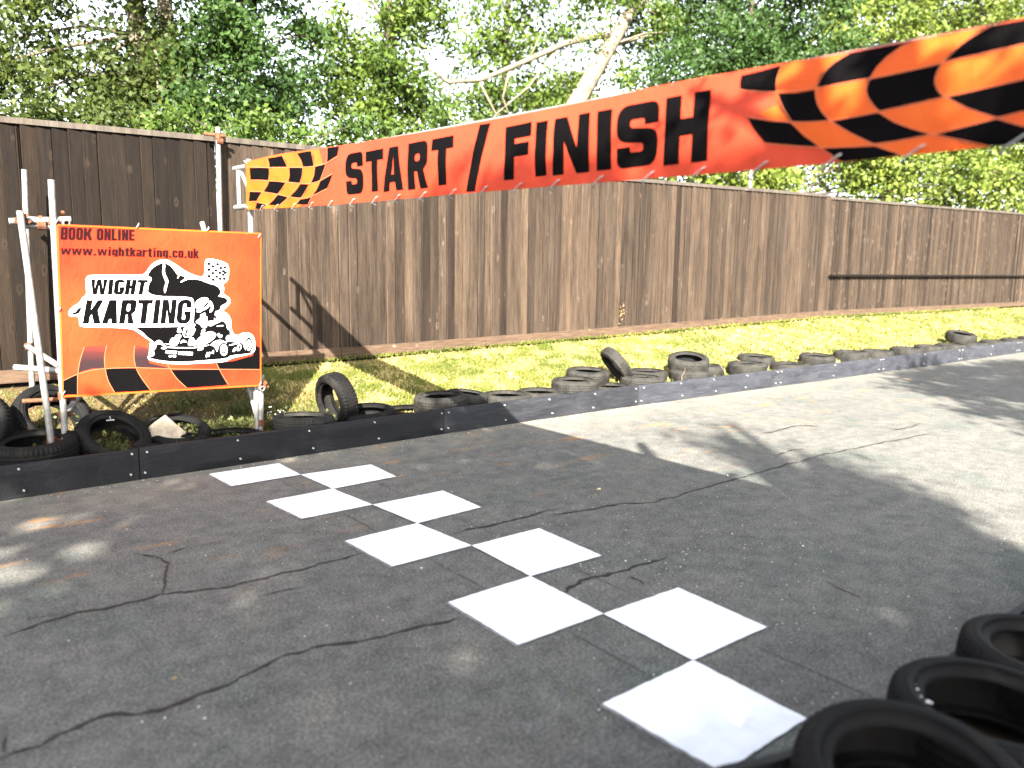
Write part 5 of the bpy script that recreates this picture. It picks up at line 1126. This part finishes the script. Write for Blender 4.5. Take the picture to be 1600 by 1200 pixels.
# concrete lump
m = MB()
v = [(-.96, .50, .16), (-.60, .50, .15), (-.62, .72, .16), (-.92, .74, .16), (-.92, .52, .22), (-.74, .55, .395), (-.70, .66, .38), (-.90, .70, .24), (-.56, .52, .21), (-.57, .66, .22)]
m.add(v, [(0, 1, 8, 5, 4), (3, 7, 6, 9, 2), (4, 5, 6, 7), (5, 8, 9, 6), (1, 2, 9, 8), (0, 4, 7, 3), (0, 3, 2, 1)])
tag(m.build('concrete_lump', M['stone']), 'angular broken lump of beige concrete among the tyres under the sign', 'rubble')
# white mark and cord
m = MB(); m.tube([(-1.20, .52, .405), (-1.14, .515, .405)], .006, 5); m.tube([(-1.165, .52, .41), (-1.165, .55, .43)], .004, 5)
tag(m.build('white_strap', M['tie']), 'short white strap end lying on top of the tilted tyre by the scaffold', 'strap')
m = MB(); m.tube([(5.55, .12, .05), (5.50, .03, .18), (5.58, .10, .27), (5.9, .30, .31), (6.0, .4, .34)], .003, 6)
tag(m.build('cord', plain('pale_rope', (.16, .11, .08), .8)), 'thin pinkish cord draped over the barrier left of the stacked pair', 'cord')
m = MB(); m.tube([(6.75, .20, .16), (6.9, .5, .34), (7.15, .55, .40), (7.30, .40, .33)], .004, 6)
tag(m.build('stick', plain('dry_stick', (.15, .11, .07), .9)), 'pale dry bent stick poking out between the flat grey tyres', 'stick')

# ------------------------------------------------------------------ leaves, grass: fast mesh building
def quads(name, P, U, W, mat, parent=None, tri=False):
    """one quad per row: centre P, half axes U and W (numpy n x 3)"""
    n = len(P); V = np.empty((n, 4, 3), np.float32)
    V[:, 0] = P - U; V[:, 1] = P - W; V[:, 2] = P + U; V[:, 3] = P + W
    me = bpy.data.meshes.new(name); me.vertices.add(n * 4); me.vertices.foreach_set('co', V.ravel())
    me.loops.add(n * 4); me.loops.foreach_set('vertex_index', np.arange(n * 4, dtype=np.int32))
    me.polygons.add(n); me.polygons.foreach_set('loop_start', np.arange(0, n * 4, 4, dtype=np.int32)); me.polygons.foreach_set('loop_total', np.full(n, 4, np.int32))
    me.update(calc_edges=True)
    return link(name, me, mat, parent)
rng = np.random.default_rng(11)
def unit(n):
    a = rng.normal(size=(n, 3)); return a / np.linalg.norm(a, axis=1, keepdims=True)
def leaves(name, cen, size, mat, parent=None, ratio=.62, droop=None):
    n = len(cen); nr = unit(n); nr[:, 2] = nr[:, 2] * .8 + .25
    nr /= np.linalg.norm(nr, axis=1, keepdims=True)
    a = np.cross(nr, unit(n)); a /= np.linalg.norm(a, axis=1, keepdims=True); b = np.cross(nr, a)
    s = size * rng.uniform(.65, 1.3, (n, 1)) * .5
    return quads(name, cen, a * s, b * s * ratio, mat, parent)
def clusters(blobs, density, size, spread):
    """leaf centres: sprays scattered through ellipsoids"""
    out = []; cens = []
    for (x, y, z, rx, rz, w) in blobs:
        ry = (rx + rz) * .5
        area = rx * rz * pi
        nleaf = int(area / (size * size) * 12.5 * density * w)
        nc = max(3, int(nleaf / 34))
        nb = max(4, nc // 9)                      # boughs, each carrying several sprays
        cb = unit(nb) * (rng.uniform(0, 1, (nb, 1)) ** (1 / 2.4)) * np.array([rx, ry, rz])
        c = cb[rng.integers(0, nb, nc)] + rng.normal(size=(nc, 3)) * spread * 1.15 + np.array([x, y, z])
        sp = spread * rng.uniform(.5, 1.3, (nc, 1))
        k = rng.integers(0, nc, nleaf)
        out.append(c[k] + rng.normal(size=(nleaf, 3)) * sp[k] * np.array([1, 1, .75]))
        cens.append(c)
    return np.concatenate(out), np.concatenate(cens)
def tree(name, label, cat, blobs, size, leafmat, trunks, density=1.0, spread=.16, bark='bark_dark', limbs=26, group=None, twigs=()):
    bx, by_ = trunks[0][0][0], trunks[0][0][1]
    root = empty(name, (bx, by_, trunks[0][0][2]), label, cat, group)
    size *= 1.16
    pts, cens = clusters(blobs, density, size, spread)
    leaves('crown', pts, size, M[leafmat], root)
    for t in trunks:
        m = MB(); P = [Vector(p[:3]) for p in t]; m.tube(P, [p[3] for p in t], 9)
        r_ = random.Random(len(pts))
        idx = rng.permutation(len(cens))[:limbs // len(trunks)]
        for i in idx:
            c = Vector(cens[i]); best = min(P[1:], key=lambda p: (p - c).length + max(0, p.z - c.z) * 2)
            rr_ = min(t[-1][3] * .6, .05); mid = best.lerp(c, .5) + Vector((r_.uniform(-.15, .15), r_.uniform(-.15, .15), r_.uniform(0, .25)))
            m.tube([best, mid, c], [rr_, rr_ * .6, rr_ * .25], 5, cap=False)
        m.build('trunk', M[bark], root, True)
    for t in twigs:
        m = MB(); m.tube([p[:3] for p in t], [p[3] for p in t], 7); m.build('branch', M['bark'], root, True)
    return root
B = TREE_BLOBS
G0 = .5
tree('ivy_clad_tree', 'olive green ivy-clad tree with two pale trunks behind the left end of the fence', 'tree', B['ivy'], .085, 'leaf_olive',
     [[(1.45, 8.6, G0, .22), (1.42, 8.5, 5.4, .15), (1.38, 8.5, 6.3, .13), (1.3, 8.5, 7.5, .08)], [(1.9, 8.3, G0, .2), (1.86, 8.3, 4.9, .14), (1.80, 8.3, 6.2, .12), (1.9, 8.3, 7.5, .07)]], 1.0, .17, 'bark', 24)
tree('round_dark_tree', 'dense dark green round tree rising behind the fence post and sign', 'tree', B['dark'], .085, 'leaf_dark',
     [[(2.8, 7.2, G0, .15), (2.75, 7.1, 3.0, .12), (2.6, 7.0, 5.0, .08), (2.6, 7.0, 6.5, .04)]], 1.15, .15)
tree('poplar', 'bright green upright poplar above the word START', 'tree', B['poplar'], .10, 'leaf_mid',
     [[(6.7, 9.3, G0, .18), (6.6, 9.2, 4.0, .14), (6.6, 9.0, 6.5, .08), (6.6, 9.0, 9.0, .03)]], 1.0, .2)
tree('loose_tree', 'loose open tree with sky gaps between the poplar and the leaning trunk', 'tree', B['mid'], .12, 'leaf_mid',
     [[(12.3, 12.3, G0, .2), (12.3, 12.2, 5.0, .15), (12.2, 12.0, 7.5, .09), (12.4, 12.0, 10.5, .04)]], .95, .24, 'bark_dark', 30)
tree('leaning_tree', 'tree with a pale trunk leaning to the right above the word FINISH', 'tree', B['lean'], .11, 'leaf_mid',
     [[(8.7, 9.2, G0, .34), (10.4, 9.1, 3.2, .28), (12.1, 9.0, 5.75, .235), (13.3, 9.0, 7.4, .20), (14.15, 9.0, 8.5, .15), (16.0, 9.0, 10.2, .07)]], .95, .22, 'bark', 24,
     twigs=[[(13.5, 9.0, 7.7, .09), (12.6, 9.0, 7.5, .085), (11.62, 9.0, 7.15, .075), (9.97, 9.0, 6.34, .06), (9.02, 9.0, 5.9, .05), (8.11, 9.0, 5.72, .05), (7.5, 9.1, 6.0, .03)],
            [(11.4, 9.0, 7.0, .03), (10.6, 9.1, 6.0, .025), (9.6, 9.2, 5.2, .02)], [(9.9, 9.0, 6.3, .03), (9.7, 9.0, 5.6, .02), (10.2, 9.1, 4.9, .015)], [(9.0, 9.0, 5.85, .03), (9.5, 9.0, 5.2, .02), (10.1, 9.0, 4.7, .012)],
            [(10.5, 9, 6.6, .02), (10.9, 9, 7.3, .012)]])
tree('broad_dark_tree', 'broad dark green tree behind the gap between FINISH and the checks', 'tree', B['right'], .11, 'leaf_dark',
     [[(16.5, 7.3, G0, .2), (16.4, 7.2, 4.0, .16), (16.6, 7.1, 7.0, .1), (16.8, 7.0, 10.0, .04)]], 1.2, .22)
tree('sunlit_tree', 'tall yellow-green sunlit tree above the right end of the banner', 'tree', B['yellow'], .15, 'leaf_yellow',
     [[(27.5, 8.3, G0, .25), (27.5, 8.2, 6.0, .2), (28.0, 8.0, 10.0, .12), (28.5, 8.0, 13.0, .05)], [(35.5, 8.3, G0, .22), (35.5, 8.2, 6.0, .18), (36.0, 8.0, 11.0, .1)]], 1.0, .3)
tree('sunlit_shrub', 'bright yellow-green bushy tree low behind the fence under the banner', 'tree', B['low'], .14, 'leaf_yellow',
     [[(24.0, 6.5, G0, .16), (24.0, 6.4, 3.0, .12), (24.0, 6.2, 5.0, .06)], [(17.0, 6.4, G0, .12), (17.0, 6.2, 3.6, .06)], [(32.5, 6.4, G0, .14), (32.5, 6.2, 5.5, .06)]], 1.15, .28)
tree('small_golden_bush', 'small golden-green pointed bush just left of the leaning trunk', 'bush', B['bush'], .12, 'leaf_yellow',
     [[(16.6, 14.2, G0, .1), (16.6, 14.1, 5.0, .06), (16.6, 14.0, 7.5, .03)]], 1.1, .2, limbs=8)
hl = ['leafy green hedge growing over the fence between the pole and START', 'leafy hedge showing above the fence behind the word FINISH', 'pale leaved hedge top above the dark left part of the fence']
for i, (hb, lab) in enumerate(zip(HEDGE_BLOBS, hl)):
    hb = [tuple(b[:2]) + (b[2] - .12,) + tuple(b[3:]) for b in hb]
    x0 = sum(b[0] for b in hb) / len(hb)
    low = [(b[0], b[1], 1.7, b[3] * 1.3, 1.1, .5) for b in hb]
    tree('hedge', lab, 'hedge', hb + low, .065, ('leaf_mid', 'leaf_mid', 'leaf_olive')[i], [[(x0, hb[0][1] + .1, G0, .06), (x0, hb[0][1], 1.6, .05), (x0, hb[0][1], 2.8, .03)]], 1.1, .13, limbs=14)
# thin grey lamp posts / poles far behind
for (x, y, z1, lab) in ((40.3, 9, 7.3, 'slim pale post standing far behind the right end of the fence'), (14.0, 5.0, 4.15, 'short pale post tip behind the fence just under the banner')):
    m = MB(); m.tube([(x, y, .5), (x + .1, y, z1)], .09 if x > 20 else .05, 8); tag(m.build('post', M['galv']), lab, 'post')

# trees behind the camera: real crowns whose leaf shadow falls across the track
SUNV = Vector((-sin(SUN_AZ) * cos(SUN_EL), -cos(SUN_AZ) * cos(SUN_EL), -sin(SUN_EL)))
kx, ky = SUNV.x / -SUNV.z, SUNV.y / -SUNV.z
def inside(poly, x, y):
    c = False; n = len(poly)
    for i in range(n):
        x1, y1 = poly[i]; x2, y2 = poly[(i + 1) % n]
        if (y1 > y) != (y2 > y) and x < (x2 - x1) * (y - y1) / (y2 - y1) + x1: c = not c
    return c
def shade_tree(label, foot, h0, h1, n, size, edge=.12, holes=(), clump=24, spread=.12):
    xs_ = [p[0] for p in foot]; ys_ = [p[1] for p in foot]
    cs = []
    nc = n // clump
    while len(cs) < nc:
        x = rng.uniform(min(xs_), max(xs_)); y = rng.uniform(min(ys_), max(ys_))
        if not inside(foot, x, y): continue
        if any((x - a) ** 2 + (y - b) ** 2 < r * r for a, b, r in holes): continue
        cs.append((x, y))
    cs = np.array(cs); k = rng.integers(0, nc, n)
    hh = rng.uniform(h0, h1, nc)
    g2 = cs[k] + rng.normal(size=(n, 2)) * spread
    for a, b, r in holes:
        dd = np.hypot(g2[:, 0] - a, g2[:, 1] - b); keep = dd > r
        g2 = g2[keep]; k = k[keep]
    h = hh[k] + rng.normal(size=len(k)) * spread
    P = np.stack([g2[:, 0] - kx * h, g2[:, 1] - ky * h, h], 1)
    c = P.mean(0)
    root = empty('shade_tree', (c[0], c[1], 0), label, 'tree')
    leaves('crown', P, size, M['leaf_mid'], root, .7)
    m = MB(); top = Vector((c[0], c[1], h1)); m.tube([(c[0] - .3, c[1] - .6, 0), (c[0] - .1, c[1] - .2, h0 * .6), top], [.2, .15, .05], 9)
    for i in rng.permutation(nc)[:40]:
        x, y = cs[i]; hz = hh[i]; p = Vector((x - kx * hz, y - ky * hz, hz))
        m.tube([(c[0] - .1, c[1] - .2, h0 * .65), Vector((c[0], c[1], hz)).lerp(p, .5), p], [.05, .03, .012], 5, cap=False)
    m.build('trunk', M['bark_dark'], root, True)
holes = [(a_, b_, r_ * 1.35) for a_, b_, r_ in [(-.76, -3.81, .085), (-2.16, -1.55, .12), (-1.78, -1.36, .10), (-1.93, -.66, .11), (-1.68, -.69, .07), (-1.62, -3.53, .06), (-1.44, -3.73, .055), (.83, -4.49, .04), (1.2, -4.73, .055),
         (-.85, -.35, .06), (.1, .0, .08), (-2.3, -2.0, .07), (1.3, -1.0, .05), (-1.25, -.5, .06), (-.3, -1.6, .04), (.9, -.9, .05), (-1.0, -4.6, .05), (-1.9, -4.2, .05), (-.55, -.1, .05), (.55, .1, .06), (-1.4, -.95, .05), (1.6, -.35, .05), (-2.25, -1.1, .10), (-2.05, -1.9, .07), (-1.3, -2.6, .045), (-.2, -4.75, .05), (.2, -3.0, .03), (-1.9, .1, .07), (-.9, -.15, .06), (1.9, .2, .07)]]
shade_tree('leafy tree behind the photographer that shades the left of the track', [(-7, -6.2), (-7, 1.15), (-.5, 1.1), (.3, .78), (1.1, .62), (2.2, .55), (2.28, -.4), (2.3, -2.4), (2.45, -3.2), (2.5, -4.9), (2.4, -6.2)], 6.0, 8.5, 90000, .13, holes=holes)
shade_tree('tree behind the photographer that dapples the middle of the track', [(2.2, -3.4), (2.7, -3.4), (3.2, -3.4), (3.5, -3.2), (3.45, -3.7), (3.1, -4.1), (2.65, -4.45), (2.35, -4.75), (2.2, -5.2), (1.6, -5.6), (1.6, -6.5), (1.2, -6.5), (1.6, -4)], 6.5, 8.0, 6500, .12, clump=20, spread=.15)
shade_tree('sparse branch end of a tree that throws leaf shadows past the banner shadow', [(3.35, -1.4), (4.0, -.95), (4.75, -.85), (4.5, -1.5), (4.2, -2.2), (4.2, -2.9), (3.9, -3.6), (3.5, -4.1), (2.9, -3.6), (3.0, -2.6), (3.3, -2.0)], 7.5, 9.5, 380, .10, clump=9, spread=.22)
shade_tree('low thin branch behind the photographer that dapples the right part of the banner', [(2.3, -.9), (2.65, -1.0), (2.75, -2.8), (2.3, -2.8)], 3.9, 4.8, 75, .065, clump=9, spread=.10)
shade_tree('tree behind the photographer that shades the far right of the track', [(10.2, -.75), (9.0, -1.35), (8.1, -2.2), (7.5, -2.8), (7.0, -3.7), (7.0, -5), (14, -6), (18, -2.3), (14.5, -1.2), (12.0, -.42)], 6.5, 9.0, 16000, .17, clump=20, spread=.22)

# ------------------------------------------------------------------ grass and weeds
def bank_points(n, x0, x1, y0=.24, y1=2.12, clumpy=.0):
    u = rng.uniform(0, 1, n); x = x0 + (x1 - x0) * u; yv = rng.uniform(0, 1, n)
    out = []
    for a, b in zip(x, yv):
        bb = yb(a); y = bb + y0 + (y1 - bb - y0) * b
        out.append((a, y, bank_z(a, y)))
    return np.array(out)
def blades(name, P, h, w, mat, lean=.6):
    n = len(P); d_ = unit(n); d_[:, 2] = np.abs(d_[:, 2]) * (1 - lean) + .45; d_[:, :2] *= lean + .3
    d_ /= np.linalg.norm(d_, axis=1, keepdims=True)
    hh = h * rng.uniform(.4, 1.3, (n, 1)); s = np.cross(d_, unit(n)); s /= np.linalg.norm(s, axis=1, keepdims=True)
    P = P + d_ * hh * .5
    return quads(name, P, d_ * hh * .5, s * w * rng.uniform(.6, 1.4, (n, 1)), mat)
def maskpts(P, f0, thr, keep_hi=True):
    k = np.array([vnoise(p[0] * f0, p[1] * f0 * 1.4) + .35 * vnoise(p[0] * f0 * 3.3, p[1] * f0 * 3.3) for p in P])
    m_ = k > thr if keep_hi else k <= thr
    return P[m_]
P1 = bank_points(60000, -2.5, 7.5); P2 = bank_points(26000, 7.5, 28)
dry = lambda P, t: maskpts(P, 4.3, t, False)
grn = lambda P, t: maskpts(P, 4.3, t, True)
P1 = P1[(P1[:, 0] > .35) | (rng.uniform(0, 1, len(P1)) < .28)]
Ga = grn(P1, .62); Da = dry(P1, .70)
o = blades('grass', np.concatenate([Ga, ]), .042, .0042, M['grass']); tag(o, kind='stuff')
o = blades('far_grass', grn(P2, .55), .055, .012, M['grass']); tag(o, kind='stuff')
o = blades('dry_grass', Da[::2], .045, .0032, M['straw']); tag(o, kind='stuff')
o = blades('far_dry_grass', dry(P2, .8)[::2], .05, .010, M['straw']); tag(o, kind='stuff')
# clover-like small leaves
Pc = grn(bank_points(26000, .2, 7.5), .75); Pc[:, 2] += .012
o = leaves('clover', Pc, .020, M['grass'], None, .9); tag(o, kind='stuff')
# weeds: taller tufts under the sign and along the tyres
def tuft(P, n, sp, h, w, name, mat):
    k = rng.integers(0, len(P), n); Q = P[k] + rng.normal(size=(n, 3)) * np.array([sp, sp, 0])
    for i in range(n): Q[i, 2] = bank_z(Q[i, 0], Q[i, 1]) - .005
    o = blades(name, Q, h, w, mat, .45); return tag(o, kind='stuff')
Wp = np.concatenate([bank_points(26, -2.3, 1.0, .3, 1.5), np.array([[-1.17, .52, .1], [-1.15, .50, .1], [-1.2, .56, .1], [-1.9, 1.2, .2], [-.35, .9, .2], [-.2, .8, .2], [.3, .8, .2], [.2, 1.1, .2], [.0, .75, .2]])])
tuft(bank_points(60, -2.4, 1.0, .2, 1.9), 3400, .09, .08, .0032, 'dry_weeds', M['drab'])
tuft(Wp, 3600, .055, .13, .0035, 'weeds', M['weed'])
tuft(bank_points(260, .3, 12, .3, 2.0), 9000, .06, .075, .0035, 'grass_tufts', M['straw'])
tuft(bank_points(220, .3, 12, .3, 2.1), 8000, .06, .065, .004, 'green_tufts', M['grass'])
tuft(bank_points(30, .2, 9, .15, .5), 2600, .05, .08, .003, 'weed_fringe', M['grass'])
Wl = bank_points(16, -2.4, 1.2, .45, 1.6); kk = rng.integers(0, len(Wl), 2600)
Ql = Wl[kk] + rng.normal(size=(2600, 3)) * np.array([.12, .12, .03]) + np.array([0, 0, .05])
tag(leaves('ground_ivy', Ql, .035, M['weed'], None, .8), kind='stuff')
Qf = np.array([(.17 + rng.normal() * .05, .62 + rng.normal() * .05, .30 + rng.normal() * .05) for _ in range(26)] + [(.33 + rng.normal() * .05, .62 + rng.normal() * .06, .27 + rng.normal() * .05) for _ in range(22)])
tag(leaves('weed_flowers', Qf, .016, M['tie'], None, .9), kind='stuff')
# fringe of grass along the fence foot
Pf = np.array([(x, 2.13 + rng.normal() * .02, fz0(x) - .02) for x in rng.uniform(.4, 22, 5000)])
tag(blades('fence_foot_grass', Pf, .07, .004, M['grass'], .5), kind='stuff')
